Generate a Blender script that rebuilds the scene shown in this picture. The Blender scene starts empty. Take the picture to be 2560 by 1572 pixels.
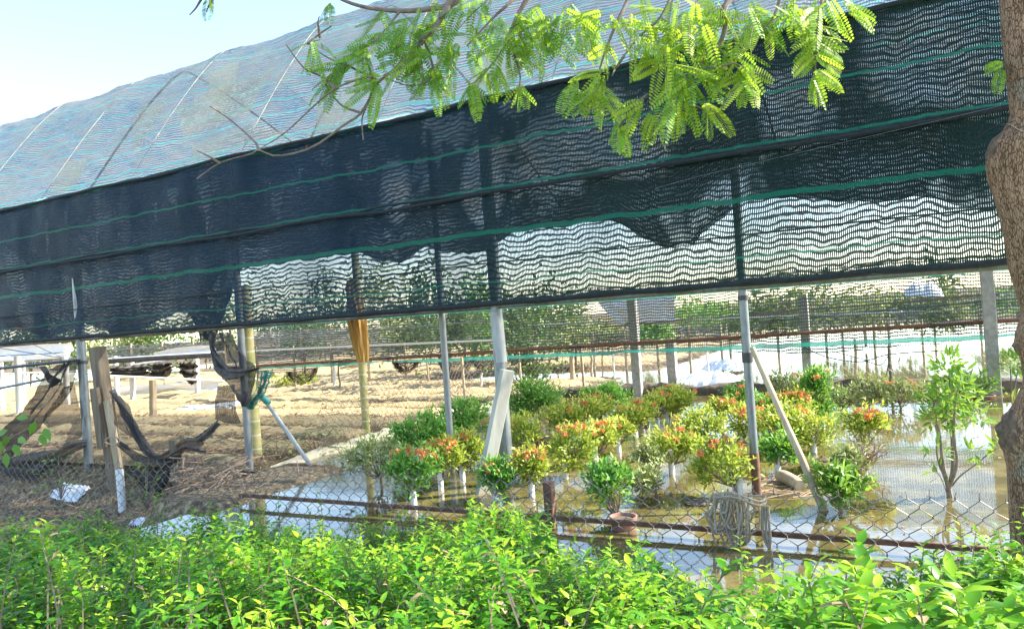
import bpy, math, random
import numpy as np
from mathutils import Vector, Matrix, noise as mnoise
R = math.radians
random.seed(7)
rng = np.random.default_rng(7)
sc = bpy.context.scene
col = sc.collection

# ------------------------------------------------------------------ camera, sky, sun, exposure
FPX = 1898.0                     # focal length in photograph pixels (2560 wide)
EYE = np.array([0.0, 0.0, 0.95])
ROLL, PITCH = R(4.0), R(0.27)
f0 = np.array([0, math.cos(PITCH), math.sin(PITCH)])
u0 = np.array([0, -math.sin(PITCH), math.cos(PITCH)])
r0 = np.array([1.0, 0, 0])
CR = r0 * math.cos(ROLL) - u0 * math.sin(ROLL)
CU = r0 * math.sin(ROLL) + u0 * math.cos(ROLL)
cam = bpy.data.cameras.new('camera')
cam.lens = 36.0 * FPX / 2560.0
cam.sensor_width = 36.0
cam.clip_start = 0.02
cam.clip_end = 2000
camo = bpy.data.objects.new('camera', cam)
col.objects.link(camo)
camo.matrix_world = Matrix(((CR[0], CU[0], -f0[0], EYE[0]), (CR[1], CU[1], -f0[1], EYE[1]), (CR[2], CU[2], -f0[2], EYE[2]), (0, 0, 0, 1)))
sc.camera = camo

SUN_AZ, SUN_EL = R(85), R(36)    # azimuth measured clockwise from +Y (the view direction)
sundir = Vector((math.sin(SUN_AZ) * math.cos(SUN_EL), math.cos(SUN_AZ) * math.cos(SUN_EL), math.sin(SUN_EL)))
world = bpy.data.worlds.new('World')
sc.world = world
world.use_nodes = True
wn = world.node_tree
sky = wn.nodes.new('ShaderNodeTexSky')
sky.sky_type = 'NISHITA'
sky.sun_disc = False
sky.sun_elevation = SUN_EL
sky.sun_rotation = SUN_AZ
sky.air_density = 1.0
sky.dust_density = 0.5
sky.ozone_density = 1.0
bg = wn.nodes['Background']
bg.inputs[1].default_value = 0.12
wn.links.new(sky.outputs[0], bg.inputs[0])
sl = bpy.data.lights.new('sun', 'SUN')
sl.energy = 3.6
sl.angle = R(0.5)
sl.color = (1.0, 0.94, 0.84)
so = bpy.data.objects.new('sun', sl)
col.objects.link(so)
so.rotation_euler = sundir.to_track_quat('Z', 'Y').to_euler()
so.location = (8, 3, 9)
sc.view_settings.view_transform = 'Standard'
sc.view_settings.look = 'None'
sc.view_settings.gamma = 1
sc.view_settings.exposure = 2.2
sc.cycles.transparent_max_bounces = 24
sc.cycles.max_bounces = 8

# ------------------------------------------------------------------ coordinates
# the shade house runs along d (to the left and away); n points across it, away from the camera
D2 = np.array([-0.879, 0.477, 0.0])
N2 = np.array([0.477, 0.879, 0.0])
ZU = np.array([0, 0, 1.0])
def SK(s, K, z=0.0): return D2 * s + N2 * K + ZU * z
def ray(x, y): return CR * ((x - 1280) / FPX) - CU * ((y - 786) / FPX) + f0
def G(x, y, z=0.0):
    r = ray(x, y); return EYE + r * ((z - EYE[2]) / r[2])
def W(x, y, K):
    r = ray(x, y); return EYE + r * (K / (r @ N2))
def Yp(x, y, Y):
    r = ray(x, y); return EYE + r * (Y / r[1])
def sk_of(p): return (p @ D2, p @ N2)

# ------------------------------------------------------------------ mesh helpers
ORG = {}
def link(o, parent=None):
    col.objects.link(o)
    if parent is not None: o.parent = parent
    return o
def tag(o, label=None, cat=None, group=None, kind=None):
    if label: o['label'] = label
    if cat: o['category'] = cat
    if group: o['group'] = group
    if kind: o['kind'] = kind
    return o
def thing(name, loc, label, cat, group=None):
    o = bpy.data.objects.new(name, None)
    o.empty_display_size = 0.1
    o.location = tuple(loc)
    link(o)
    ORG[o.name] = np.array(loc, float)
    return tag(o, label, cat, group)
def mesh(name, V, F, mat, parent=None, smooth=True, tint=None, uv=None, origin=None, vcol=None):
    V = np.asarray(V, dtype=np.float64).reshape(-1, 3)
    if parent is not None: org = ORG[parent.name]
    elif origin is not None: org = np.asarray(origin, float)
    else: org = np.zeros(3)
    me = bpy.data.meshes.new(name)
    if isinstance(F, np.ndarray):
        n, k = F.shape
        me.vertices.add(len(V)); me.loops.add(n * k); me.polygons.add(n)
        me.vertices.foreach_set('co', (V - org).astype(np.float32).ravel())
        me.loops.foreach_set('vertex_index', F.astype(np.int32).ravel())
        me.polygons.foreach_set('loop_start', (np.arange(n) * k).astype(np.int32))
        me.polygons.foreach_set('loop_total', np.full(n, k, np.int32))
        me.update(calc_edges=True)
    else:
        me.from_pydata((V - org).tolist(), [], F)
        me.update()
    me.polygons.foreach_set('use_smooth', np.full(len(me.polygons), bool(smooth)))
    if not isinstance(F, np.ndarray) and smooth: me.set_sharp_from_angle(angle=R(38))
    if tint is not None:
        a = me.attributes.new('tint', 'FLOAT', 'POINT'); a.data.foreach_set('value', np.asarray(tint, np.float32))
    if uv is not None:
        l = me.uv_layers.new(name='UVMap')
        idx = np.empty(len(me.loops), np.int32); me.loops.foreach_get('vertex_index', idx)
        l.data.foreach_set('uv', np.asarray(uv, np.float32)[idx].ravel())
    me.materials.append(mat)
    o = bpy.data.objects.new(name, me)
    if parent is None: o.location = tuple(org)
    link(o, parent)
    ORG[o.name] = org
    return o
def join(parts):
    V, F, b = [], [], 0
    for v, f in parts:
        V.append(np.asarray(v, float)); F += [tuple(int(i) + b for i in q) for q in f]; b += len(v)
    return np.concatenate(V), F
def smooth_path(P, n):
    """Catmull-Rom resample to n points."""
    P = np.asarray(P, float)
    if len(P) == 2: return P[0] + (P[1] - P[0]) * np.linspace(0, 1, n)[:, None]
    Q = np.vstack([2 * P[0] - P[1], P, 2 * P[-1] - P[-2]])
    out = []
    for t in np.linspace(0, len(P) - 1 - 1e-9, n):
        i = int(t); t -= i
        a, b, c, d = Q[i], Q[i + 1], Q[i + 2], Q[i + 3]
        out.append(0.5 * (2 * b + (c - a) * t + (2 * a - 5 * b + 4 * c - d) * t * t + (3 * b - a - 3 * c + d) * t ** 3))
    return np.array(out)
def tube(P, rad, seg=8, caps=True, flat=None, rot=0.0):
    P = np.asarray(P, float); n = len(P)
    rad = np.broadcast_to(np.asarray(rad, float), (n,)) if np.ndim(rad) < 2 else rad
    T = np.gradient(P, axis=0); T /= np.linalg.norm(T, axis=1)[:, None] + 1e-12
    ref = np.array([0, 0, 1.0]) if abs(T[0][2]) < 0.8 else np.array([0.3, 1.0, 0.1])
    A = np.cross(ref, T[0]); A /= np.linalg.norm(A)
    V = []
    ang = np.arange(seg) * 2 * math.pi / seg + rot
    for i in range(n):
        A = A - T[i] * (A @ T[i]); A /= np.linalg.norm(A) + 1e-12
        B = np.cross(T[i], A)
        fa = flat if flat is not None else 1.0
        V.append(P[i] + rad[i] * (np.cos(ang)[:, None] * A + fa * np.sin(ang)[:, None] * B))
    V = np.concatenate(V)
    F = []
    for i in range(n - 1):
        for k in range(seg):
            k2 = (k + 1) % seg
            F.append((i * seg + k, i * seg + k2, (i + 1) * seg + k2, (i + 1) * seg + k))
    if caps:
        F.append(tuple(range(seg - 1, -1, -1))); F.append(tuple((n - 1) * seg + k for k in range(seg)))
    return V, F
def beam(p, q, a, b, side, bev=0.003, nseg=1, wob=0.0):
    """chamfered timber/steel bar from p to q; a = width along `side`, b = thickness across."""
    p = np.asarray(p, float); q = np.asarray(q, float)
    t = (q - p) / np.linalg.norm(q - p)
    s = np.asarray(side, float); s = s - t * (s @ t); s /= np.linalg.norm(s)
    w = np.cross(t, s)
    ca, cb = a / 2, b / 2; c = min(bev, ca * .8, cb * .8)
    prof = [(ca, -cb + c), (ca, cb - c), (ca - c, cb), (-ca + c, cb), (-ca, cb - c), (-ca, -cb + c), (-ca + c, -cb), (ca - c, -cb)]
    V, F = [], []
    for i in range(nseg + 1):
        o = p + (q - p) * i / nseg
        if wob: o = o + s * random.uniform(-wob, wob) + w * random.uniform(-wob, wob)
        V += [o + s * x + w * y for x, y in prof]
    for i in range(nseg):
        for k in range(8):
            k2 = (k + 1) % 8
            F.append((i * 8 + k, i * 8 + k2, (i + 1) * 8 + k2, (i + 1) * 8 + k))
    F.append(tuple(range(7, -1, -1))); F.append(tuple(nseg * 8 + k for k in range(8)))
    return np.array(V), F
def lathe(c, prof, seg=20, axis=None):
    V, F = [], []
    for r, z in prof:
        for k in range(seg):
            a = 2 * math.pi * k / seg
            V.append((c[0] + r * math.cos(a), c[1] + r * math.sin(a), c[2] + z))
    for i in range(len(prof) - 1):
        for k in range(seg):
            k2 = (k + 1) % seg
            F.append((i * seg + k, i * seg + k2, (i + 1) * seg + k2, (i + 1) * seg + k))
    return np.array(V), F
def unit(a): return a / (np.linalg.norm(a, axis=-1, keepdims=True) + 1e-12)
def leaves(P, Dr, Nn, L, Wd, droop=0.25, fold=0.25, wide=0.42):
    """n leaves: base points P, directions Dr, face normals Nn. 8 verts and 8 triangles each."""
    n = len(P)
    Dr = unit(Dr); S = unit(np.cross(Dr, Nn)); U = np.cross(S, Dr)
    L = np.broadcast_to(L, (n,))[:, None]; Wd = np.broadcast_to(Wd, (n,))[:, None]
    dr = np.broadcast_to(droop, (n,))[:, None]
    def at(t, w, lift): return P + Dr * L * t - U * L * dr * t * t + S * Wd * w + U * Wd * lift
    a = wide
    V = np.stack([at(0, 0, 0), at(a * .75, -.46, fold * .46), at(a * .75, 0, 0), at(a * .75, .46, fold * .46),
                  at(a * 1.6, -.36, fold * .36), at(a * 1.6, 0, 0), at(a * 1.6, .36, fold * .36), at(1.0, 0, 0)], axis=1).reshape(-1, 3)
    f = np.array([(0, 2, 1), (0, 3, 2), (1, 2, 5), (1, 5, 4), (2, 3, 6), (2, 6, 5), (4, 5, 7), (5, 6, 7)])
    F = (np.arange(n)[:, None, None] * 8 + f[None]).reshape(-1, 3)
    return V, F
def fbm(x, y, z=0.0, o=3): return mnoise.fractal(Vector((x, y, z)), 1.0, 2.0, o)

# ------------------------------------------------------------------ materials
def newmat(name):
    m = bpy.data.materials.new(name); m.use_nodes = True
    nt = m.node_tree; nt.nodes.clear()
    out = nt.nodes.new('ShaderNodeOutputMaterial')
    return m, nt, out
class NT:
    def __init__(s, nt): s.nt = nt
    def n(s, t, **k):
        o = s.nt.nodes.new(t)
        for a, b in k.items(): setattr(o, a, b)
        return o
    def l(s, a, b): s.nt.links.new(a, b)
    def math(s, op, a, b=None, c=None, clamp=False):
        m = s.n('ShaderNodeMath', operation=op, use_clamp=clamp)
        for i, v in enumerate((a, b, c)):
            if v is None: continue
            if isinstance(v, (int, float)): m.inputs[i].default_value = v
            else: s.l(v, m.inputs[i])
        return m.outputs[0]
    def noise(s, vec, scale, detail=3, rough=.6, dim='3D'):
        o = s.n('ShaderNodeTexNoise'); o.inputs['Scale'].default_value = scale
        o.inputs['Detail'].default_value = detail; o.inputs['Roughness'].default_value = rough
        if vec is not None: s.l(vec, o.inputs['Vector'])
        return o.outputs['Fac']
    def smooth(s, v, a, b, lo=0.0, hi=1.0):
        m = s.n('ShaderNodeMapRange', interpolation_type='SMOOTHSTEP')
        s.l(v, m.inputs[0])
        for i, x in enumerate((a, b, lo, hi)): m.inputs[i + 1].default_value = x
        return m.outputs[0]
    def mix(s, f, a, b):
        m = s.n('ShaderNodeMix', data_type='RGBA')
        for i, v in ((0, f), (6, a), (7, b)):
            if isinstance(v, (int, float)): m.inputs[i].default_value = v
            elif isinstance(v, tuple): m.inputs[i].default_value = (*v, 1)
            else: s.l(v, m.inputs[i])
        return m.outputs[2]
    def bsdf(s, base, rough=.6, metal=0.0, spec=.5, bump=None, bstr=.3, bdist=.01):
        p = s.n('ShaderNodeBsdfPrincipled')
        for k, v in (('Base Color', base), ('Roughness', rough), ('Metallic', metal), ('Specular IOR Level', spec)):
            if isinstance(v, tuple): p.inputs[k].default_value = (*v, 1)
            elif isinstance(v, (int, float)): p.inputs[k].default_value = v
            else: s.l(v, p.inputs[k])
        if bump is not None:
            b = s.n('ShaderNodeBump'); b.inputs['Strength'].default_value = bstr; b.inputs['Distance'].default_value = bdist
            s.l(bump, b.inputs['Height']); s.l(b.outputs[0], p.inputs['Normal'])
        return p
def m_basic(name, c1, c2, scale=12, rough=.7, metal=0.0, bump=.3, bd=.004, stretch=(1, 1, 1), spec=.4, c3=None, thr=.62, s3=4):
    m, nt, out = newmat(name); g = NT(nt)
    tc = g.n('ShaderNodeTexCoord'); mp = g.n('ShaderNodeMapping'); mp.inputs['Scale'].default_value = stretch
    g.l(tc.outputs['Object'], mp.inputs[0]); v = mp.outputs[0]
    nz = g.noise(v, scale, 4, .65)
    c = g.mix(g.smooth(nz, .3, .7), c1, c2)
    if c3: c = g.mix(g.smooth(g.noise(v, s3, 4, .7), thr, thr + .08), c, c3)
    p = g.bsdf(c, rough, metal, spec, nz, bump, bd)
    g.l(p.outputs[0], out.inputs[0]); return m
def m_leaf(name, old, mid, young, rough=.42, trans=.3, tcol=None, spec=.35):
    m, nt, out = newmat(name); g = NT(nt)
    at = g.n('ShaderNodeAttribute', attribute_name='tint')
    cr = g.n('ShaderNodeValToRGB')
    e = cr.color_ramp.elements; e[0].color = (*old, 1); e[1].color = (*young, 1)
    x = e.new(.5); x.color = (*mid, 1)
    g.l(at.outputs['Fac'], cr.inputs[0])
    p = g.bsdf(cr.outputs[0], rough, 0, spec)
    t = g.n('ShaderNodeBsdfTranslucent')
    mx = g.mix(.5, cr.outputs[0], tcol or (.45, .62, .06)); g.l(mx, t.inputs[0])
    ms = g.n('ShaderNodeMixShader'); ms.inputs[0].default_value = trans
    g.l(p.outputs[0], ms.inputs[1]); g.l(t.outputs[0], ms.inputs[2]); g.l(ms.outputs[0], out.inputs[0])
    return m
def m_net(name, c1, c2, rib=.036, duty=.34, strand=.008, sduty=.6, base=.35, wave=.02, stripes=(), scol=(.02, .30, .19), holes=.0, gloss=.45, trans=.25, wavescale=(1.5, .8), far=(0, 0), haze_col=None, sheen=0.0, between=1.0, spec=.5, grain=.5, gscale=150, worn=0.0):
    """knitted shade net: dense weft ribs, fine warp strands, open gaps between them (UV in metres)."""
    m, nt, out = newmat(name); g = NT(nt)
    uvn = g.n('ShaderNodeUVMap'); sp = g.n('ShaderNodeSeparateXYZ'); g.l(uvn.outputs[0], sp.inputs[0])
    u, v = sp.outputs[0], sp.outputs[1]
    mp = g.n('ShaderNodeMapping'); mp.inputs['Scale'].default_value = (wavescale[0], wavescale[1], 1); g.l(uvn.outputs[0], mp.inputs[0])
    w1 = g.noise(mp.outputs[0], 3.0, 2, .55)
    w2 = g.noise(uvn.outputs[0], 11.0, 2, .5)
    off = g.math('ADD', g.math('MULTIPLY', g.math('SUBTRACT', w1, .5), wave * 4), g.math('MULTIPLY', g.math('SUBTRACT', w2, .5), wave * 1.0))
    vv = g.math('ADD', v, off)
    jit = g.noise(uvn.outputs[0], 60, 2, .6)
    fr = g.math('FRACT', g.math('ADD', g.math('DIVIDE', vv, rib), g.math('MULTIPLY', g.math('SUBTRACT', jit, .5), .35)))
    tri = g.math('ABSOLUTE', g.math('SUBTRACT', fr, .5))          # 0 mid-gap .. .5 on the rib
    mj = g.n('ShaderNodeMapping'); mj.inputs['Scale'].default_value = (5, 26, 1); g.l(uvn.outputs[0], mj.inputs[0])
    tri = g.math('ADD', tri, g.math('MULTIPLY', g.math('SUBTRACT', g.noise(mj.outputs[0], 1.0, 3, .6), .5), .30))
    ribm = g.smooth(tri, .5 - duty / 2 - .06, .5 - duty / 2 + .06)
    fu = g.math('ABSOLUTE', g.math('SUBTRACT', g.math('FRACT', g.math('ADD', g.math('DIVIDE', u, strand), g.math('MULTIPLY', w2, .8))), .5))
    st = g.smooth(fu, .5 - sduty / 2 - .08, .5 - sduty / 2 + .08)
    big = g.noise(mp.outputs[0], 1.7, 3, .6)
    gap = g.math('ADD', g.math('MULTIPLY', st, between), g.math('MULTIPLY', g.smooth(big, .35, .7), base), clamp=True)
    gr = g.math('MULTIPLY', g.math('SUBTRACT', g.noise(uvn.outputs[0], gscale, 2, .6), .5), grain * 2)
    a = g.math('MAXIMUM', g.math('MULTIPLY', ribm, .96), g.math('ADD', gap, g.math('MULTIPLY', gr, g.math('SUBTRACT', 1.15, gap)), clamp=True))
    if worn:
        mw = g.n('ShaderNodeMapping'); mw.inputs['Scale'].default_value = (1.1, .9, 1); mw.inputs['Location'].default_value = (3.3, 1.7, 0); g.l(uvn.outputs[0], mw.inputs[0])
        wz = g.math('ADD', g.noise(mw.outputs[0], 1.6, 4, .62), g.math('MULTIPLY', g.math('SUBTRACT', w2, .5), .25))
        wm = g.math('MULTIPLY', g.smooth(wz, .52, .66), g.smooth(u, 2.0, 3.6, .8, .2))
        for (u0_, v0_, ru, rv) in ((-.35, .60, .48, .26), (.5, .42, .16, .2), (1.52, .50, .40, .24), (2.2, .38, .15, .24), (2.85, .40, .13, .2), (-.6, .3, .25, .2)):
            du = g.math('MULTIPLY', g.math('SUBTRACT', u, u0_), 1 / ru); dv = g.math('MULTIPLY', g.math('SUBTRACT', v, v0_), 1 / rv)
            dd = g.math('ADD', g.math('ADD', g.math('MULTIPLY', du, du), g.math('MULTIPLY', dv, dv)), g.math('MULTIPLY', g.math('SUBTRACT', wz, .5), 3.2))
            wm = g.math('MAXIMUM', wm, g.smooth(dd, .45, 1.25, 1.0, 0.0))
        wm = g.math('MULTIPLY', wm, g.math('ADD', .35, g.math('MULTIPLY', g.smooth(tri, .2, .42, 1.0, 0.0), .65)))
        a = g.math('MULTIPLY', a, g.math('SUBTRACT', 1.0, g.math('MULTIPLY', wm, worn)))
    c = g.mix(g.smooth(big, .35, .65), c1, c2)
    if haze_col: c = g.mix(g.smooth(g.math('ADD', u, g.math('MULTIPLY', g.math('SUBTRACT', big, .5), 1.5)), far[0], far[1]), c, haze_col)  # mixes a painted blue haze into the net colour along its length
    if stripes:
        sm = None
        for h, wd in stripes:
            d = g.math('ABSOLUTE', g.math('SUBTRACT', g.math('ADD', v, g.math('MULTIPLY', g.math('SUBTRACT', w1, .5), wave * 1.3)), h))
            k = g.smooth(d, wd * .4, wd * .6, 1.0, 0.0)
            sm = k if sm is None else g.math('MAXIMUM', sm, k)
        c = g.mix(sm, c, scol)
        a = g.math('MAXIMUM', a, g.math('MULTIPLY', sm, .88))
    p = g.bsdf(c, gloss, 0, spec)
    t = g.n('ShaderNodeBsdfTranslucent'); g.l(c, t.inputs[0])
    ms = g.n('ShaderNodeMixShader'); ms.inputs[0].default_value = trans; g.l(p.outputs[0], ms.inputs[1]); g.l(t.outputs[0], ms.inputs[2])
    tr = g.n('ShaderNodeBsdfTransparent')
    m2 = g.n('ShaderNodeMixShader'); g.l(a, m2.inputs[0]); g.l(tr.outputs[0], m2.inputs[1]); g.l(ms.outputs[0], m2.inputs[2])
    g.l(m2.outputs[0], out.inputs[0]); return m

M = {}
M['galv'] = m_basic('galvanised steel', (.15, .17, .175), (.25, .27, .275), 30, .42, .55, .15, .001, (1, 1, .3), .5, (.22, .12, .06), .66, 7)
M['galv_rust'] = m_basic('rusty galvanised steel', (.19, .195, .19), (.28, .285, .28), 30, .5, .35, .2, .001, (1, 1, .3), .5, (.26, .11, .045), .55, 5)
M['zinc'] = m_basic('dull pale zinc', (.30, .305, .29), (.40, .40, .38), 20, .6, .2, .2, .002, (1, 1, .3), .3, (.28, .13, .07), .63, 9)
M['rust'] = m_basic('rusty brown steel', (.13, .065, .04), (.22, .12, .075), 35, .75, .1, .3, .001, (1, 1, 1), .3, (.06, .035, .03), .6, 12)
M['wire'] = m_basic('fence wire', (.16, .14, .12), (.27, .25, .23), 60, .45, .4, .1, .001)
M['paint_white'] = m_basic('weathered white paint', (.62, .60, .54), (.76, .74, .68), 9, .6, 0, .2, .002, (1, 1, .2), .4, (.38, .30, .2), .66, 5)
M['board_white'] = m_basic('whitewashed timber', (.30, .29, .245), (.46, .45, .385), 14, .7, 0, .3, .003, (1, 1, .12), .3, (.30, .23, .15), .68, 6)
M['pvc_white'] = m_basic('white plastic pipe', (.74, .74, .72), (.82, .82, .80), 8, .35, 0, .05, .001)
M['pvc_grey'] = m_basic('black plastic pipe', (.03, .03, .035), (.06, .06, .065), 8, .4, 0, .05, .001)
M['wood_old'] = m_basic('weathered grey timber', (.11, .085, .06), (.24, .19, .13), 16, .85, 0, .5, .004, (1, 1, .08), .2, (.05, .038, .03), .6, 7)
M['wood_pole'] = m_basic('peeled pole', (.34, .25, .15), (.52, .42, .28), 18, .75, 0, .4, .003, (1, 1, .15), .3, (.2, .13, .07), .64, 6)
M['concrete'] = m_basic('old concrete', (.28, .26, .23), (.42, .39, .35), 18, .9, 0, .5, .004, (1, 1, 1), .2, (.12, .11, .09), .62, 5)
M['black_net_cloth'] = m_basic('black net', (.055, .046, .04), (.12, .105, .09), 40, .8, 0, .3, .003)
M['terracotta'] = m_basic('terracotta', (.30, .15, .11), (.42, .24, .18), 14, .75, 0, .2, .002, c3=(.55, .36, .27), thr=.6, s3=9)
M['rope'] = m_basic('old rope', (.30, .24, .17), (.48, .41, .31), 90, .9, 0, .6, .003)
M['stem'] = m_basic('shrub stem', (.17, .125, .08), (.30, .235, .16), 40, .85, 0, .4, .002)
M['twig'] = m_basic('dry twig', (.24, .16, .10), (.40, .29, .19), 30, .85, 0, .4, .002)
M['sleeve'] = m_basic('white sleeve', (.72, .71, .68), (.80, .79, .76), 10, .6, 0, .1, .001)
M['soil_dark'] = m_basic('dark soil bank', (.07, .055, .038), (.16, .125, .085), 9, .95, 0, .8, .03)
M['leaf_dark'] = m_leaf('glossy green leaf', (.045, .16, .03), (.10, .31, .05), (.24, .48, .08), trans=.34)
M['leaf_yg'] = m_leaf('yellow green leaf', (.12, .20, .02), (.30, .40, .045), (.62, .60, .10), trans=.38, tcol=(.5, .55, .08))
M['leaf_pale'] = m_leaf('dusty pale leaf', (.10, .14, .04), (.25, .31, .10), (.46, .50, .18), rough=.6, trans=.22, tcol=(.45, .5, .15))
M['leaf_big'] = m_leaf('bright broad leaf', (.05, .15, .02), (.13, .30, .04), (.32, .48, .09), trans=.33)
M['leaf_dry'] = m_leaf('dry leaf', (.16, .10, .05), (.28, .19, .10), (.40, .30, .17), rough=.8, trans=.1, tcol=(.4, .3, .15))
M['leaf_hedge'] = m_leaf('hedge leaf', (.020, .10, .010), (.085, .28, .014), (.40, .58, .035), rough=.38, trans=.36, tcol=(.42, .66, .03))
M['leaf_fern'] = m_leaf('feathery tree leaflet', (.05, .18, .03), (.14, .34, .035), (.46, .58, .06), rough=.5, trans=.45, tcol=(.5, .72, .03))
M['leaf_far'] = m_leaf('far tree leaf', (.025, .06, .018), (.05, .11, .03), (.12, .20, .05), rough=.6, trans=.2)
M['petal'] = m_leaf('orange petal', (.60, .13, .05), (.74, .28, .10), (.82, .50, .24), rough=.6, trans=.3, tcol=(.8, .2, .08))
m, nt, out = newmat('tan fissured bark'); g = NT(nt)
tc = g.n('ShaderNodeTexCoord'); mp = g.n('ShaderNodeMapping'); mp.inputs['Scale'].default_value = (1, 1, .30); g.l(tc.outputs['Object'], mp.inputs[0])
nz = g.noise(mp.outputs[0], 55, 5, .7); nl = g.noise(tc.outputs['Object'], 9, 3, .6)
wv = g.n('ShaderNodeVectorMath', operation='ADD'); g.l(mp.outputs[0], wv.inputs[0])
dn = g.n('ShaderNodeTexNoise'); dn.inputs['Scale'].default_value = 40; g.l(mp.outputs[0], dn.inputs['Vector'])
sc_ = g.n('ShaderNodeVectorMath', operation='SCALE'); sc_.inputs[3].default_value = .012; g.l(dn.outputs['Color'], sc_.inputs[0]); g.l(sc_.outputs[0], wv.inputs[1])
vo = g.n('ShaderNodeTexVoronoi', feature='DISTANCE_TO_EDGE'); vo.inputs['Scale'].default_value = 170; g.l(wv.outputs[0], vo.inputs['Vector'])
cr = g.smooth(g.math('ADD', vo.outputs['Distance'], g.math('MULTIPLY', g.math('SUBTRACT', nz, .5), .25)), -.03, .10)
cb = g.mix(g.smooth(nz, .3, .7), (.27, .15, .085), (.45, .275, .17))
cb = g.mix(g.smooth(nl, .58, .70), cb, (.33, .25, .18))
cb = g.mix(g.math('MULTIPLY', g.math('SUBTRACT', 1.0, cr), .38), cb, (.10, .055, .035))
p = g.bsdf(cb, .88, 0, .2, g.math('ADD', g.math('MULTIPLY', cr, .7), nz), 1.0, .012)
g.l(p.outputs[0], out.inputs[0]); M['bark'] = m
M['bark_twig'] = m_basic('grey brown twig bark', (.14, .10, .08), (.24, .19, .16), 40, .85, 0, .3, .002)
M['knot'] = m_basic('dark knot scar', (.07, .048, .034), (.19, .12, .08), 55, .95, 0, .6, .006)
M['palm'] = None
M['sheet_white'] = m_basic('white plastic sheet', (.70, .72, .74), (.80, .81, .82), 4, .45, 0, .4, .02)
M['cloth_white'] = m_basic('white cloth', (.74, .74, .74), (.82, .82, .82), 6, .8, 0, .3, .01)
M['red_paint'] = m_basic('red painted sheet', (.42, .035, .035), (.55, .07, .06), 6, .6, 0, .2, .003)
M['brick'] = m_basic('red brick', (.36, .10, .06), (.46, .17, .10), 20, .85, 0, .3, .003)

# ------------------------------------------------------------------ ground and water
def gz(s, K):
    nz = fbm(s * .9, K * .9, 3.1) * .5 + fbm(s * 4, K * 4, 8.2) * .18
    wet = -0.075 + nz * .08
    sand = .06 + nz * .05 +   .040 * math.sin(K * 2 * math.pi / .62 + nz * .6) + .018 * fbm(s * 11, K * 11, 1.7)
    # flooded pools among the far beds
    pool = math.exp(-(((s - 5.2) / 1.5) ** 2 + ((K - 10.8) / 0.9) ** 2)) * .22
    sand -= pool
    if K > 7.9:
        far = .06 + nz * .12
        fr = -.06 + nz * .10
        t = min(max((s - 3.4) / .6, 0), 1)
        a = fr * (1 - t) + (sand if K < 14 else far) * t
        return a
    t = min(max((s - 4.15) / .22, 0), 1)
    a = wet * (1 - t) + sand * t
    if K < 4.0:
        ditch = -.30 + nz * .10
        b = .03 + nz * .1
        t2 = min(max((s - 3.55) / .25, 0), 1); t3 = min(max((4.0 - K) / .5, 0), 1)
        a = a * (1 - t2 * t3) + (b if s < 3.8 else ditch + (b - ditch) * min(max((4.1 - s) / .4, 0), 1)) * t2 * t3
    if 3.5 < s < 4.1 and K < 4.0: a = max(a, (.035 + nz * .04) * min(1, (s - 3.5) / .12))
    if K < 2.9:
        t = min(max((2.9 - K) / .3, 0), 1)
        t2 = min(max((s - 3.55) / .25, 0), 1)
        a = a * (1 - t) + (-.14 + nz * .05 - .14 * t2) * t
    return a
def axis(lo, hi, near0, near1, step):
    a = list(np.arange(near0, near1, step))
    x, d = near1, step
    while x < hi: a.append(x); d *= 1.35; x += d
    a.append(hi)
    x, d, b = near0, step, []
    while x > lo: d *= 1.35; x -= d; b.append(max(x, lo))
    return np.array(b[::-1] + a)
S_ax, K_ax = axis(-250, 250, -2.5, 12, .075), axis(-60, 400, .8, 15, .075)
Vg, tg = [], []
for K in K_ax:
    for s in S_ax:
        z = gz(float(s), float(K)) if (-6 < s < 20 and K < 25) else (.03 if K > 20 else -.05)
        Vg.append(SK(s, K, z))
        sandness = 1.0 if (s > 4.1 and K > 3.9) else 0.0
        if K > 7.9 and s > 3.2: sandness = 1.0
        if s > 3.5 and 2.6 < K <= 3.9: sandness = .44
        elif sandness: sandness = min(1, max(.30, .56 + (z - .06) * 7))
        tg.append(sandness)
nS = len(S_ax)
ii, jj = np.meshgrid(np.arange(len(K_ax) - 1), np.arange(nS - 1), indexing='ij')
q = (ii * nS + jj).ravel()
Fg = np.stack([q, q + nS, q + nS + 1, q + 1], axis=1)
m, nt, out = newmat('ground'); g = NT(nt)
tc = g.n('ShaderNodeTexCoord'); v = tc.outputs['Object']
at = g.n('ShaderNodeAttribute', attribute_name='tint')
n1, n2, n3 = g.noise(v, 2.2, 5, .65), g.noise(v, 26, 5, .75), g.noise(v, 90, 3, .7)
sand = g.mix(g.smooth(n2, .35, .68), (.44, .32, .16), (.60, .46, .26))
sand = g.mix(g.smooth(n1, .56, .70), sand, (.30, .20, .11))
mud = g.mix(g.smooth(n2, .3, .7), (.085, .06, .035), (.17, .125, .08))
mud = g.mix(g.smooth(n3, .58, .66), mud, (.30, .24, .17))
edge = g.smooth(g.math('ADD', at.outputs['Fac'], g.math('MULTIPLY', g.math('SUBTRACT', n2, .5), .8)), .35, .65)
p = g.bsdf(g.mix(edge, mud, sand), .92, 0, .2, g.math('ADD', n2, g.math('MULTIPLY', n3, .5)), .7, .03)
g.l(p.outputs[0], out.inputs[0])
o = mesh('ground', Vg, Fg, m, smooth=True, tint=tg); tag(o, kind='structure')

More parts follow.
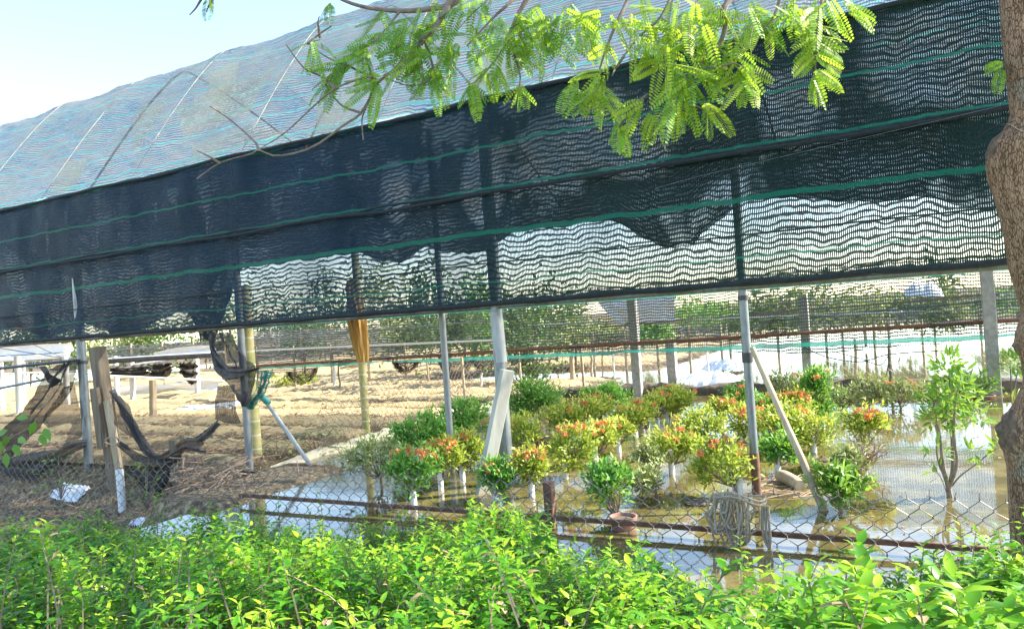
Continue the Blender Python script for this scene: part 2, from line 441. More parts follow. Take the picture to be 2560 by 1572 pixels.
m, nt, out = newmat('muddy flood water'); g = NT(nt)
tc = g.n('ShaderNodeTexCoord'); v = tc.outputs['Object']
mp = g.n('ShaderNodeMapping'); mp.inputs['Scale'].default_value = (1, 2.2, 1); mp.inputs['Rotation'].default_value = (0, 0, .35); g.l(v, mp.inputs[0])
nb = g.math('ADD', g.noise(mp.outputs[0], 9, 3, .5), g.math('MULTIPLY', g.noise(v, 2, 2, .5), .8))
scum = g.noise(v, 3.2, 5, .7)
base = g.mix(g.smooth(scum, .42, .66), (.10, .08, .028), (.20, .16, .06))
p = g.bsdf(base, .045, 0, .9, nb, .022, .02)
p.inputs['IOR'].default_value = 1.6
g.l(p.outputs[0], out.inputs[0])
def quad(a, b, c, d): return [a, b, c, d]
Vw = [SK(-120, -30, 0), SK(3.62, -30, 0), SK(3.62, 3.8, 0), SK(-120, 3.8, 0), SK(160, 3.8, 0), SK(160, 300, 0), SK(-120, 300, 0)]
o = mesh('water', Vw, [(0, 3, 2, 1), (3, 6, 5, 4, 2)], m, smooth=False); tag(o, kind='structure')

# low bank beyond the pond, and the earth kerb between the pond and the sandy beds
def bank(name, pts, w, h, mat, label, cat, seed=0):
    P = smooth_path([SK(*p) for p in pts], 90); V, F = [], []
    prof = [(-1, -.15), (-.95, .35), (-.7, .8), (-.3, 1), (.3, .96), (.75, .75), (.95, .3), (1, -.15)]
    T = np.gradient(P, axis=0); T = unit(T); Sd = np.stack([T[:, 1], -T[:, 0], 0 * T[:, 0]], axis=1)
    for i in range(90):
        for a, b in prof:
            b = b if b < 0 else b * min(1, i / 10, (89 - i) / 10)
            k = 1 + .35 * fbm(P[i][0] * 3 + a, P[i][1] * 3, seed)
            V.append(P[i] + Sd[i] * a * w * k + ZU * (b * h * k + .03 * fbm(P[i][0] * 9, P[i][1] * 9 + a * 2, seed)))
    for i in range(89):
        for k in range(7): F.append((i * 8 + k, i * 8 + k + 1, (i + 1) * 8 + k + 1, (i + 1) * 8 + k))
    o = mesh(name, V, F, mat); return tag(o, kind='structure')
bank('far_bank', [(-7, 8.1, -.02), (-2, 8.0, -.02), (1, 8.05, -.02), (3.2, 8.05, -.02), (4.0, 8.0, -.02)], .11, .13, M['soil_dark'], '', '', 2)
M['kerb'] = m_basic('pale earth kerb', (.50, .42, .28), (.66, .58, .42), 20, .9, 0, .5, .01)
bank('earth_kerb', [(4.15, 3.85, -.02), (4.2, 5, -.02), (4.3, 6.2, -.02), (4.3, 8, -.02)], .09, .06, M['kerb'], '', '', 5)

# ------------------------------------------------------------------ shade house: nets
EAVE_K, FAR_K = 3.8, 7.78
EZ = EYE[2] + 1.27               # eave height
CB = EYE[2] + 0.095              # curtain bottom
S0, S1 = -0.95, 13.0
def grid(su, sv, f):
    V, UV = [], []
    for v in sv:
        for u in su:
            p, uv = f(u, v); V.append(p); UV.append(uv)
    n = len(su)
    a, b = np.meshgrid(np.arange(len(sv) - 1), np.arange(n - 1), indexing='ij')
    q = (a * n + b).ravel()
    return np.array(V), np.stack([q, q + 1, q + n + 1, q + n], axis=1), np.array(UV)
H = EZ - CB
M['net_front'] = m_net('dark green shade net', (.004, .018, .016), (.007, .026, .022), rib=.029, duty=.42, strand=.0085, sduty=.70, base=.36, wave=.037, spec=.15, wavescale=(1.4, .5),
                       stripes=((.34 * H, .026), (.555 * H, .014), (.76 * H, .013), (.10 * H, .008), (.985 * H, .014)), scol=(.008, .13, .08), gloss=.5, trans=.2, far=(1.2, 3.6), haze_col=(.002, .024, .046))  # navy left end is lens haze put into the colour
M['net_inner'] = m_net('dark net lining', (.004, .014, .014), (.006, .018, .018), rib=.019, duty=.5, strand=.0031, sduty=.88, base=.75, wave=.02, grain=.35, worn=.55, gloss=.6, trans=.08, far=(1.2, 3.6), haze_col=(.001, .014, .028), spec=.1)
M['net_thin'] = m_net('thin dark lining', (.05, .055, .045), (.08, .08, .065), rib=.021, duty=.40, strand=.0033, sduty=.72, base=.4, wave=.02, gloss=.6, trans=.1)
M['net_far'] = m_net('worn shade net', (.03, .045, .045), (.05, .06, .055), rib=.030, duty=.40, strand=.020, sduty=.26, base=.22, wave=.016,
                     stripes=((.045, .04), (.62, .022)), scol=(.03, .27, .21), gloss=.5, trans=.35)
M['net_roof'] = m_net('sun glare toned roof net', (.15, .20, .24), (.36, .36, .33), rib=.026, duty=.42, strand=.006, sduty=.46, base=.42, wave=.012,
                      stripes=tuple((.10 + .145 * i + .03 * math.sin(i * 2.3), .008 if i % 3 else .020) for i in range(26)), scol=(.18, .62, .56), grain=.7, gscale=190, gloss=.5, trans=.5)  # pale tone paints sun glare and sheen onto the same dark net
M['net_tan'] = m_net('tan net scrap', (.93, .86, .68), (.96, .92, .78), rib=.02, duty=.2, strand=.006, sduty=.25, base=.2, wave=.01, gloss=.8, trans=.8, spec=.1)
M['net_black'] = m_net('torn black net', (.028, .027, .028), (.06, .057, .055), rib=.5, duty=.02, strand=.0035, sduty=.76, base=.45, wave=.004, gloss=.8, grain=.3, gscale=40, trans=.1)
M['net_brown'] = m_net('thin brown net', (.07, .055, .045), (.11, .09, .075), rib=.0045, duty=.4, strand=.0035, sduty=.45, base=.3, wave=.004, gloss=.8, trans=.3, gscale=60)
M['net_teal'] = m_net('teal net', (.02, .16, .13), (.03, .22, .17), rib=.012, duty=.4, strand=.010, sduty=.4, base=.2, wave=.008, gloss=.7, trans=.3)
M['hem'] = m_basic('black rolled hem', (.008, .013, .014), (.02, .028, .028), 50, .7, 0, .6, .006)

house = thing('shade_house', SK(2, EAVE_K, 0), 'long arched shade house of dark green and glare-toned netting over the flooded bed', 'shade house')
def curtain_pt(s, h):
    wv = .025 * fbm(s * 1.6, h * 1.2, 4) + .012 * fbm(s * 5, h * 2.5, 7) + .02 * math.sin(s * 5.2) * (h / H) * (1 - h / H)
    hem = .006 * fbm(s * 3, 0, 9)
    z = CB + h + (hem if h < .02 else 0) + (.012 * fbm(s * 2.5, 5, 3) if h > H - .05 else 0)
    return SK(s, EAVE_K - .03 + wv, z), (s, h)
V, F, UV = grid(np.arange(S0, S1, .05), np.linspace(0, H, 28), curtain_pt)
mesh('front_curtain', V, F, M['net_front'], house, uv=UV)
# lining that hangs behind the upper two thirds of the curtain, its lower edge in ragged points, with torn slits
def lining_low(s):
    l = .335 * H if s < 4.0 else (.10 * H if s > 4.75 else (.335 - .30 * min(1, max(0, (s - 4.5) / .25))) * H)
    for c, w, dp in ((1.10, .36, .20), (.1, .5, .08), (2.35, .35, .10), (2.9, .28, .10), (-.4, .4, .22), (4.55, .33, .36), (5.6, .6, .12), (6.6, .5, .1)):
        l -= (.5 + .5 * math.cos(math.pi * min(1, abs(s - c) / w))) ** .8 * dp * (1 + .25 * fbm(s * 7, c, 3))
    return l + .02 * fbm(s * 6, 2, 2)
SLITS = [(6.55, .045, .34), (6.25, .05, .40), (5.88, .055, .30), (5.62, .035, .24), (5.15, .045, .26), (4.9, .10, .2), (4.55, .11, .34), (3.62, .05, .26), (3.42, .035, .2), (3.05, .09, .16)]
ss = np.arange(S0, S1, .02); NV = 34
V, F, UV = grid(ss, np.linspace(0, 1, NV), lambda s, t: (SK(s, EAVE_K + .05 + .02 * fbm(s * 3, t * 2, 6), CB + lining_low(s) + (H - .02 - lining_low(s)) * t), (s, t)))
keep = []
n = len(ss)
for k, f in enumerate(F):
    s = ss[k % (n - 1)]; t = (k // (n - 1)) / (NV - 1.0)
    ok = True
    for c, w, dp in SLITS:
        top = .95 - .06 * (math.sin(c * 9) + 1)
        if dp > .45: top = .78
        tt = (top - t) / dp
        wob = w * (.8 + .5 * fbm(s * 9, t * 9, c))
        if 0 < tt < 1:
            ww = wob * (1 - tt) if dp < .45 else wob * min(1, tt * 2.2) * (.75 + .6 * fbm(c, t * 6, 3))
            if abs(s - c - .03 * fbm(t * 5, c, 1)) < ww * .7: ok = 2; break
    keep.append(1 if ok is True else (2 if ok == 2 else 0))
UV[:, 1] *= H * .66
keep = np.array(keep)
mesh('lining_net', V, F[keep == 1], M['net_inner'], house, uv=UV)
mesh('thin_lining', V, F[keep == 2], M['net_thin'], house, uv=UV)
# rolled hem, bottom pipe, mid cables
P = np.array([SK(s, EAVE_K - .045, CB - .004 + .010 * fbm(s * 3.1, 1, 4)) for s in np.arange(S0, S1, .06)])
mesh('rolled_hem', *tube(P, [.015 + .007 * fbm(s * 5, 3, 2) for s in np.arange(S0, S1, .06)], 8), M['hem'], house)
mesh('bottom_pipe', *tube([SK(S0, EAVE_K + .005, CB - .022), SK(S1, EAVE_K + .005, CB - .022)], .016, 10), M['galv'], house)
def cable(h, r, amp, kk=-.075, mat='hem', name='cable', s0=S0, s1=S1, seed=1):
    ar = np.arange(s0, s1, .08)
    mesh(name, *tube([SK(s, EAVE_K + kk, CB + h * H + amp * fbm(s * 1.3, seed, 2)) for s in ar], r, 6), M[mat], house)
cable(.525, .011, .014); cable(.535, .007, .02, seed=3); cable(.19, .0045, .008, seed=5)
cable(.985, .012, .016, kk=-.05, seed=8)
mesh('loose_string', *tube(smooth_path([SK(1.15, EAVE_K - .08, CB + .43 * H), SK(.9, EAVE_K - .08, CB + .455 * H), SK(.4, EAVE_K - .08, CB + .49 * H), SK(-.1, EAVE_K - .1, CB + .52 * H), SK(-.5, EAVE_K - .1, CB + .55 * H)], 30), .0007, 5), M['galv'], house)
# roof
RIBS = [-.7 + 1.2 * i for i in range(12)]
PROF = [(3.78, EZ), (3.95, EZ + .25), (4.2, EZ + .60), (4.5, EZ + .98), (4.72, EZ + 1.21), (4.84, EZ + 1.29), (4.98, EZ + 1.27), (5.4, EZ + 1.15), (6.1, EZ + .88), (6.9, EZ + .48), (7.4, EZ + .2), (7.78, EZ)]
PK = smooth_path([(a, b, 0) for a, b in PROF], 53)
arc = np.concatenate([[0], np.cumsum(np.linalg.norm(np.diff(PK, axis=0), axis=1))])
def roof_pt(s, i):
    i = int(i); t = i / 52.0
    fr = ((s + .7) / 1.2) % 1.0
    sag = math.sin(fr * math.pi) * (.5 + .5 * math.sin(t * math.pi)) * .022
    wr = .026 * fbm(s * 1.9 + t * 4, t * 9, 3) + .012 * fbm(s * 5 - t * 14, t * 20, 5) + (.02 * fbm(s * 7, 0, 2) * max(0, 1 - t * 14))
    return SK(s, PK[i][0], PK[i][1] - sag + wr), (s, arc[i] + sag * 1.5)
V, F, UV = grid(np.arange(S0, S1 + .01, .04), np.arange(53), roof_pt)
mesh('roof_net', V, F, M['net_roof'], house, uv=UV)
M['batten'] = m_basic('pale tape', (.22, .21, .18), (.40, .38, .33), 30, .8, 0, .4, .003)
for s in RIBS:
    if s > 8.5: continue
    mesh('roof_rib', *tube([SK(s, PK[i][0], PK[i][1] + .012) for i in range(0, 53)], [.0026 + .0012 * fbm(i * .7, s, 1) for i in range(53)], 6), M['batten'], house)
# tan net scraps sewn on the roof
def roof_at(s, t):
    i = t * 52; k = int(min(i, 51)); fr = i - k
    p = PK[k] * (1 - fr) + PK[k + 1] * fr
    return SK(s, p[0], p[1] + .012)
for tri in ([(5.95, .22), (5.55, .23), (5.42, .09), (5.6, .12)], [(5.2, .27), (4.86, .28), (4.62, .19), (4.55, .10)], [(5.3, .19), (4.85, .22), (4.3, .22), (4.25, .12), (4.9, .10)], [(6.5, .12), (6.15, .115), (6.05, .02), (6.42, .005)],
            [(4.75, .07), (4.2, .09), (3.7, .03), (4.6, .01)], [(3.5, .08), (3.25, .12), (3.1, .01), (3.42, .005)], [(2.3, .12), (1.9, .12), (1.95, .02), (2.25, .01)]):
    c = np.mean(tri, axis=0); n = 7
    V, UV, F = [], [], []
    for e in range(len(tri)):
        a, b = np.array(tri[e]), np.array(tri[(e + 1) % len(tri)])
        for k in range(n):
            q0 = a + (b - a) * k / n
            for j in range(5):
                w = c + (q0 - c) * (j / 4); V.append(roof_at(*w)); UV.append((w[0], w[1] * 5))
    N = len(tri) * n
    for e in range(N):
        for j in range(4): F.append((e * 5 + j, e * 5 + j + 1, ((e + 1) % N) * 5 + j + 1, ((e + 1) % N) * 5 + j))
    mesh('net_scrap', V, F, M['net_tan'], house, uv=UV)
# far curtain, with its pipe; hangs from the far eave to just above the bank
FZ0 = EYE[2] - .50
def far_low(s): return FZ0 + .03 * fbm(s * .9, 1, 5) + .02 * fbm(s * 3, 1, 5) - .04 * math.sin(s * 1.7)
nv = 30
def far_pt(s, t):
    z = far_low(s) + (EYE[2] + .27 + .03 * fbm(s * 1.2, 4, 4) - far_low(s)) * t
    return SK(s, FAR_K + .03 * fbm(s * 2, t * 3, 2) + .02 * math.sin(s * 7) * (1 - t), z), (s, z - FZ0)
V, F, UV = grid(np.arange(S0 - 1, 8.6, .06), np.linspace(0, 1, nv), far_pt)
mesh('far_curtain', V, F, M['net_far'], house, uv=UV)
def far_z(x0, y0): return W(x0, y0, FAR_K)
a, b = W(600, 918, FAR_K), W(2560, 799, FAR_K)
b = a + (b - a) * 1.25; a = a - (b - a) * .02
mesh('far_pipe', *tube([a + (b - a) * t + ZU * .008 * fbm(t * 9, 1, 1) for t in np.linspace(0, 1, 50)], [.02 + .005 * fbm(t * 30, 3, 1) for t in np.linspace(0, 1, 50)], 8), M['rust'], house)
for (x0, y0, x1, y1, K, r, mt) in ((640, 876, 1240, 850, 7.2, .012, 'pvc_white'), (640, 850, 1240, 800, 7.4, .010, 'galv'), (1320, 812, 2560, 770, 8.3, .008, 'pvc_white'), (1500, 818, 2500, 735, 9.5, .012, 'rust'), (1900, 805, 2560, 745, 9.0, .01, 'pvc_grey')):
    mesh('cross_pipe', *tube([W(x0, y0, K), W(x1, y1, K)], r, 6), M[mt], house)
# roof hoops and purlins under the net
for s in (1.1, 3.5, 5.9):
    mesh('roof_hoop', *tube([SK(s, PK[i][0], PK[i][1] - .06) for i in range(0, 53, 2)], .009, 6), M['rust'], house)
mesh('eave_pipe', *tube([SK(S0, EAVE_K + .02, EZ - .02), SK(S1, EAVE_K + .02, EZ - .02)], .016, 8), M['galv'], house)

# posts of the shade house: each stands in the ground and could be lifted away
def px_line(x0, y0, x1, y1, K, z_top=None, z_bot=-.25):
    a, b = W(x0, y0, K), W(x1, y1, K)
    d = (b - a) / (b[2] - a[2])
    zt = a[2] if z_top is None else z_top
    return a + d * (z_bot - a[2]), a + d * (zt - a[2])
def vpost(x, y, K, z0=-.25, z1=None):
    p = W(x, y, K); q = p.copy(); p = p.copy(); p[2] = z0; q[2] = EZ - .03 if z1 is None else z1
    return p, q
def tube_post(name, p, q, r, mat, label, cat='post', group=None, seg=16, bands=(), caps=True):
    t = thing(name, p, label, cat, group)
    P = np.linspace(p, q, 14)
    mesh('pipe', *tube(P, r, seg), M[mat], t)
    for f in bands:
        c = p + (q - p) * f; d = unit(q - p)
        mesh('clamp', *tube([c - d * .012, c + d * .012], r * 1.25, 14), M['pvc_grey'], t)
    return t
GP = 'pipe posts of the shade house'
p, q = vpost(217, 1080, EAVE_K + .02, -.32); tube_post('pipe_post', p, q, .036, 'galv', 'thick galvanised pipe post beside the dark timber post at the left', 'post', GP, bands=(.46,))
p, q = vpost(1262, 1080, EAVE_K + .02); t5 = tube_post('pipe_post', p, q, .036, 'galv', 'thick galvanised pipe post crossed by the slanting white board', 'post', GP)
p, q = vpost(1125, 1080, EAVE_K + .25); tube_post('pipe_post', p, q, .021, 'galv_rust', 'thin spotted pipe post just left of the slanting white board', 'post', GP)
p, q = vpost(620, 1100, EAVE_K + .05); tube_post('pipe_post', p, q, .026, 'galv_rust', 'thin pipe post standing close against the pale ringed palm trunk', 'post', GP)
p, q = vpost(1876, 1000, EAVE_K + .02); t6 = tube_post('pipe_post', p, q, .021, 'galv', 'thin clamped pipe post with rusty foot and a rope coil', 'post', GP, bands=(.385, .375, .50))
mesh('rusty_foot', *tube([p + ZU * .12, p + ZU * .46], .0222, 14), M['rust'], t6)
# rust stain patch and white lapped top section on the centre post
mesh('top_section', *tube([W(1252, 905, EAVE_K + .02), W(1240, 780, EAVE_K + .02)], .0375, 16), M['zinc'], t5)

# slanting white board leaning on the centre post
t = thing('leaning_board', W(1200, 1300, 3.62), 'whitewashed board leaning across the thick central pipe post', 'board')
top, bot = W(1268, 925, 3.66), W(1186, 1335, 3.56)
mesh('timber', *beam(bot, top, .074, .045, D2 * .6 + N2 * -.8, .004, 1, 0), M['board_white'], t)
# wooden props
def pole(name, a, b, r0_, r1_, mat, label, group=None, wob=.0014, n=9, cat='pole'):
    P = np.linspace(a, b, n) + rng.normal(0, wob, (n, 3))
    o = mesh(name, *tube(P, np.linspace(r0_, r1_, n) * (1 + rng.normal(0, .04, n)), 10), M[mat], origin=b)
    return tag(o, label, cat, group)
a = W(1880, 868, 3.74); b = G(2060, 1274, -.0); b = b + (b - a) * .12
pole('wooden_prop', a, b, .013, .019, 'wood_pole', 'peeled wooden prop slanting from the clamped post down into the water')
a = W(652, 985, 4.0); b = W(806, 1205, 3.9); 
pole('slanting_pipe', a, b, .015, .015, 'zinc', 'pale slanting pipe tied with teal net near the ringed palm trunk', wob=.001)
tag(mesh('net_tie', *tube(np.linspace(W(648, 985, 3.96), W(672, 1008, 3.96), 5), [.018, .026, .022, .025, .02], 10), M['net_teal'] if False else m_basic('teal tie', (.05, .22, .18), (.09, .32, .27), 30, .8), origin=W(660, 1000, 3.96)), 'teal net tie wrapped round the top of the slanting pipe', 'tie')

# dark timber post with a side board, and the white pipe below it
t = thing('timber_post', W(275, 1320, 3.7), 'old dark timber post with a side board wired to it', 'post')
mesh('post_timber', *beam(W(312, 1345, 3.72), W(243, 868, 3.72), .105, .09, D2, .006, 10, .002), M['wood_old'], t)
mesh('side_board', *beam(W(256, 1118, 3.62), W(236, 970, 3.62), .09, .03, D2, .003, 3, .001), M['wood_old'], t)
m = mesh('lit_face', *beam(W(297, 1170, 3.63), W(268, 1000, 3.65), .075, .025, D2, .003, 4, .001), M['wood_pole'], t)  # paler strip painting the front-lit section of the post
mesh('wire_lashing', *tube(smooth_path([W(262, 1105, 3.56), W(285, 1112, 3.55), W(300, 1100, 3.56), W(280, 1090, 3.55), W(262, 1100, 3.57)], 24), .005, 6), M['rope'], t)
tag(mesh('white_pipe', *tube([W(312, 1345, 3.55), W(298, 1172, 3.58)], .028, 14), M['pvc_white'], origin=W(312, 1345, 3.55)), 'short white plastic pipe standing below the dark timber post', 'pipe')

# ringed palm trunks
m, nt, out = newmat('ringed palm trunk'); g = NT(nt)
tc = g.n('ShaderNodeTexCoord'); sp = g.n('ShaderNodeSeparateXYZ'); g.l(tc.outputs['Object'], sp.inputs[0])
nz = g.noise(tc.outputs['Object'], 7, 3, .6)
z = g.math('ADD', g.math('DIVIDE', sp.outputs[2], .105), g.math('MULTIPLY', nz, .25))
fr = g.math('ABSOLUTE', g.math('SUBTRACT', g.math('FRACT', z), .5))
ring = g.smooth(fr, .42, .46)
base = g.mix(g.smooth(nz, .35, .65), (.34, .33, .10), (.56, .46, .20))
p = g.bsdf(g.mix(ring, base, (.66, .60, .42)), .5, 0, .4, g.math('ADD', fr, g.math('MULTIPLY', nz, .3)), .3, .01)
g.l(p.outputs[0], out.inputs[0]); M['palm'] = m
M['sheath'] = m_basic('dry orange palm sheath', (.42, .20, .05), (.62, .38, .12), 22, .8, 0, .8, .012, (1, 1, .12), .2, (.22, .10, .03), .56, 14)
def palm(x0, y0, x1, y1, K, r0_, r1_, label, up=.9, sheath=None):
    a, b = W(x0, y0, K), W(x1, y1, K)
    d = unit(b - a)
    t = thing('palm', a, label, 'palm', 'ringed palms in the shade house')
    base_ = a - ZU * .15
    L = np.linalg.norm(b - base_)
    n = 40; P = base_ + (b + d * up - base_) * np.linspace(0, 1, n)[:, None]
    mesh('trunk', *tube(P, np.linspace(r0_, r1_, n), 18), M['palm'], t)
    if sheath:
        s0, s1 = W(*sheath[0], K), W(*sheath[1], K)
        n = 24; V = []; seg = 40
        ax = np.linspace(s0, s1, n)
        T = unit(s1 - s0); A = unit(np.cross(T, N2)); B = np.cross(T, A)
        for i in range(n):
            rr = np.interp(i / (n - 1), [0, .15, .5, .9, 1], sheath[2])
            for k in range(seg):
                a_ = 2 * math.pi * k / seg
                w = rr * (1 + .22 * fbm(math.cos(a_) * 3, math.sin(a_) * 3, i * .12) + .10 * math.sin(a_ * 11 + i * .1))
                V.append(ax[i] + A * math.cos(a_) * w + B * math.sin(a_) * w)
        F = [(i * seg + k, i * seg + (k + 1) % seg, (i + 1) * seg + (k + 1) % seg, (i + 1) * seg + k) for i in range(n - 1) for k in range(seg)]
        mesh('dry_sheath', V, F, M['sheath'], t)
    return t
palm(918, 1108, 905, 912, 5.3, .036, .033, 'slim ringed palm trunk with an orange dry sheath behind the far net', 1.2, ((908, 905), (880, 700), [.045, .065, .075, .06, .04]))
palm(650, 1255, 632, 1010, 4.1, .046, .040, 'pale yellow ringed palm trunk beside a thin pipe post', .9)

# ------------------------------------------------------------------ chain-link fence
FK = 3.04
def chain(name, K, s0, s1, z0f, z1, pw, ph, r, mat, parent, stub=.02, seg=4):
    V, F = [], []
    s = s0; i = 0
    parts = []
    while s < s1:
        zb = z0f(s)
        rows = int((z1 - zb) / ph)
        pts = []
        j0 = random.uniform(-.003, .003)
        for j in range(rows + 1):
            off = pw / 4 if (j + i) % 2 else -pw / 4
            sg = .006 * fbm(s * .8, j * .2, 2) + .003 * random.uniform(-1, 1)
            # the wires hook round each other: a short step at each crossing
            o = off * .97
            pts.append(SK(s + o + sg, K + (.003 if j % 2 else -.003) + .012 * fbm(s * .6, j * .15, 7), z1 - j * ph + .004 + .004 * fbm(s, j, 1)))
            pts.append(SK(s + o + sg, K + (-.003 if j % 2 else .003) + .012 * fbm(s * .6, j * .15, 7), z1 - j * ph - .006 + .004 * fbm(s, j, 1)))
        if i % 2 == 0 and stub:
            e = pts[0]; pts = [e + ZU * stub * random.uniform(.7, 1.3) + D2 * random.uniform(-.006, .006) + N2 * random.uniform(-.004, .004)] + pts
        parts.append(tube(np.array(pts), r, seg, caps=False))
        s += pw / 2; i += 1
    return mesh(name, *join(parts), mat, parent, smooth=True)
fence = thing('chain_link_fence', SK(1.5, FK, -.2), 'rusty chain-link fence with a brown rail along the front of the pond', 'fence')
def zb(s): return -.16 if s < 3 else max(-.40, -.16 - (s - 3) * .24)
chain('wire_mesh', FK, -1.4, 8.6, zb, EYE[2] - .735, .076, .0345, .0019, M['wire'], fence)
mesh('rail', *beam(SK(-1.6, FK + .02, EYE[2] - .912), SK(3.52, FK + .02, EYE[2] - .905), .021, .014, ZU, .002, 20, .0012), M['rust'], fence)
p = W(1371, 1206, FK + .03)
fp = mesh('square_post', *beam(np.array([p[0], p[1], -.3]), p, .042, .042, D2, .003), M['rust'], fence)
mesh('post_cap', *beam(p - ZU * .001, p + ZU * .004, .046, .046, D2, .002), M['rust'], fp)
# faint far fence behind the pond
ff = thing('far_chain_fence', SK(0, 8.25, 0), 'thin grey chain-link fence standing along the far bank', 'fence')
chain('wire_mesh', 8.25, -5, 3.6, lambda s: .1, .60, .075, .036, .0012, M['wire'], ff, 0, 3)

# chicken wire beside the sandy beds
cw = thing('chicken_wire', SK(4.6, 6, 0), 'sagging chicken wire strung between stakes beside the sandy beds', 'fence')
def cwire(a, b, h0, h1, name='wire_netting', cell=.07, r=.0016):
    a, b = np.array(a), np.array(b); Ls = np.linalg.norm((b - a)[:2]); n = int(Ls / cell); parts = []
    for i in range(-8, n + 8):
        for sgn in (1, -1):
            pts = []
            for j in range(0, 13):
                t = (i + sgn * j * .5) / n
                if 0 <= t <= 1:
                    q_ = a + (b - a) * t; hh = h0 + (h1 - h0) * j / 12
                    pts.append(q_ + ZU * (hh - q_[2] * 0 + .02 * fbm(t * 6, j * .3, 2)) + N2 * .03 * fbm(t * 5, j * .4, 4))
            if len(pts) > 1: parts.append(tube(np.array(pts), r, 3, caps=False))
    mesh(name, *join(parts), M['wire'], cw)
cwire(SK(4.45, 7.0), SK(2.9, 9.6), .08, .50); cwire(SK(4.6, 8.6), SK(6.6, 9.4), .08, .45); cwire(SK(4.3, 4.6), SK(4.35, 7.0), .08, .5)
for (s, K) in ((4.45, 7.0), (2.9, 9.6), (4.6, 8.6), (6.6, 9.4), (3.6, 8.3)):
    mesh('stake', *tube([SK(s, K, -.1), SK(s + .01, K, .56)], .016, 8), M['wood_pole'], cw)
mesh('top_rope', *tube(smooth_path([W(240, 1088, 6), W(500, 1075, 6.3), W(880, 1040, 7), W(1080, 985, 8.6), W(1230, 950, 9.6)], 40), .009, 6), M['rope'], cw)

# ------------------------------------------------------------------ torn nets
def resample(P, n):
    P = np.asarray(P, float); d = np.concatenate([[0], np.cumsum(np.linalg.norm(np.diff(P, axis=0), axis=1))])
    t = np.linspace(0, d[-1], n); return np.stack([np.interp(t, d, P[:, k]) for k in range(P.shape[1])], axis=1)
def cloth(name, A, B, K, mat, label=None, cat='net', parent=None, n=44, m=16, folds=3, amp=.03, off=(0, 0), sc_=1.0, seed=1, group=None, ragged=.0):
    A = resample(smooth_path([(a * sc_ + off[0], b * sc_ + off[1], 0) for a, b in A], 60), n); B = resample(smooth_path([(a * sc_ + off[0], b * sc_ + off[1], 0) for a, b in B], 60), n)
    V, UV = [], []
    for j in range(m):
        t = j / (m - 1)
        for i in range(n):
            x = A[i] * (1 - t) + B[i] * t
            p_ = W(x[0], x[1], K)
            a_ = amp * (math.sin(t * folds * 2 * math.pi + seed + .8 * fbm(i * .08, t, seed)) * .7 + fbm(i * .10, t * 2.5, seed) * .8)
            e = ragged * fbm(i * .9, seed, 1) * (1 if j in (0, m - 1) else 0)
            p_ = p_ + N2 * a_ + ZU * (e + .3 * amp * fbm(i * .2, t * 4, seed + 3))
            V.append(p_); UV.append((i / (n - 1) * np.linalg.norm(A[-1] - A[0]) * .003, t * np.linalg.norm(A[n // 2] - B[n // 2]) * .003))
    V = np.array(V)
    q_ = np.array([j * n + i for j in range(m - 1) for i in range(n - 1)])
    F = np.stack([q_, q_ + 1, q_ + n + 1, q_ + n], axis=1)
    if parent is None:
        o = mesh(name, V, F, M[mat], uv=np.array(UV), origin=V.mean(0)); tag(o, label, cat, group)
    else: o = mesh(name, V, F, M[mat], parent, uv=np.array(UV))
    return o
c6 = dict(off=(240, 840), sc_=1 / 3.15)
t = thing('torn_net', W(400, 1150, 3.6), 'torn black net hanging in a sling between the timber post and a stump', 'net')
cloth('sling', [(130, 415), (240, 560), (330, 740), (420, 880), (490, 930), (600, 860), (680, 810), (800, 790)], [(140, 500), (215, 620), (300, 800), (400, 930), (520, 990), (640, 960), (720, 900), (845, 930)], 3.62, 'net_black', parent=t, amp=.03, folds=2.2, seed=2, ragged=.01, **c6)
cloth('lower_fold', [(165, 780), (250, 870), (380, 930), (520, 960), (640, 930)], [(185, 880), (300, 985), (420, 1035), (560, 1025), (690, 960)], 3.58, 'net_black', parent=t, amp=.025, folds=1.6, seed=4, **c6)
cloth('thin_flap', [(130, 440), (140, 640), (190, 720), (290, 790)], [(175, 470), (245, 600), (300, 720), (335, 830)], 3.66, 'net_brown', parent=t, amp=.02, folds=1.5, seed=5, **c6)
cloth('hanging_flap', [(200, 1020), (420, 1045), (655, 980)], [(340, 1150), (480, 1262), (600, 1105)], 3.7, 'net_black', parent=t, amp=.03, folds=2, seed=6, ragged=.02, **c6)
cloth('tail', [(780, 800), (880, 720), (958, 655)], [(830, 840), (905, 785), (975, 705)], 3.62, 'black_net_cloth', parent=t, amp=.015, folds=1.5, seed=7, ragged=.01, **c6)
parts = []
for k in range(22):
    x = 700 + 150 * random.random(); y = 920 + 50 * random.random(); l = random.uniform(60, 260)
    pts = [W(240 + x / 3.15, 840 + y / 3.15, 3.6)]
    for j in range(1, 5): pts.append(W(240 + (x + random.uniform(-25, 30) * j * .6) / 3.15, 840 + (y + l * j / 4) / 3.15, 3.6))
    parts.append(tube(smooth_path(pts, 12), .003, 4))
mesh('frayed_threads', *join(parts), M['twig'], t)
cloth('pleated_net', [(955, 395), (1020, 390), (1085, 385)], [(935, 660), (1050, 690), (1135, 690)], 4.3, 'net_black', 'short pleated black and white net hanging beside the palm trunk', folds=0.6, amp=.02, seed=3, n=60, **c6)
t = thing('net_bag', W(600, 850, 3.75), 'dark net gathered to a point round the pipe post under the curtain', 'net')
cloth('net_body', [(890, -30), (930, 180), (960, 330), (1080, 440), (1168, 548)], [(1060, -30), (1180, 150), (1285, 250), (1250, 420), (1192, 556)], 3.72, 'net_black', parent=t, amp=.045, folds=2.4, seed=8, **c6)
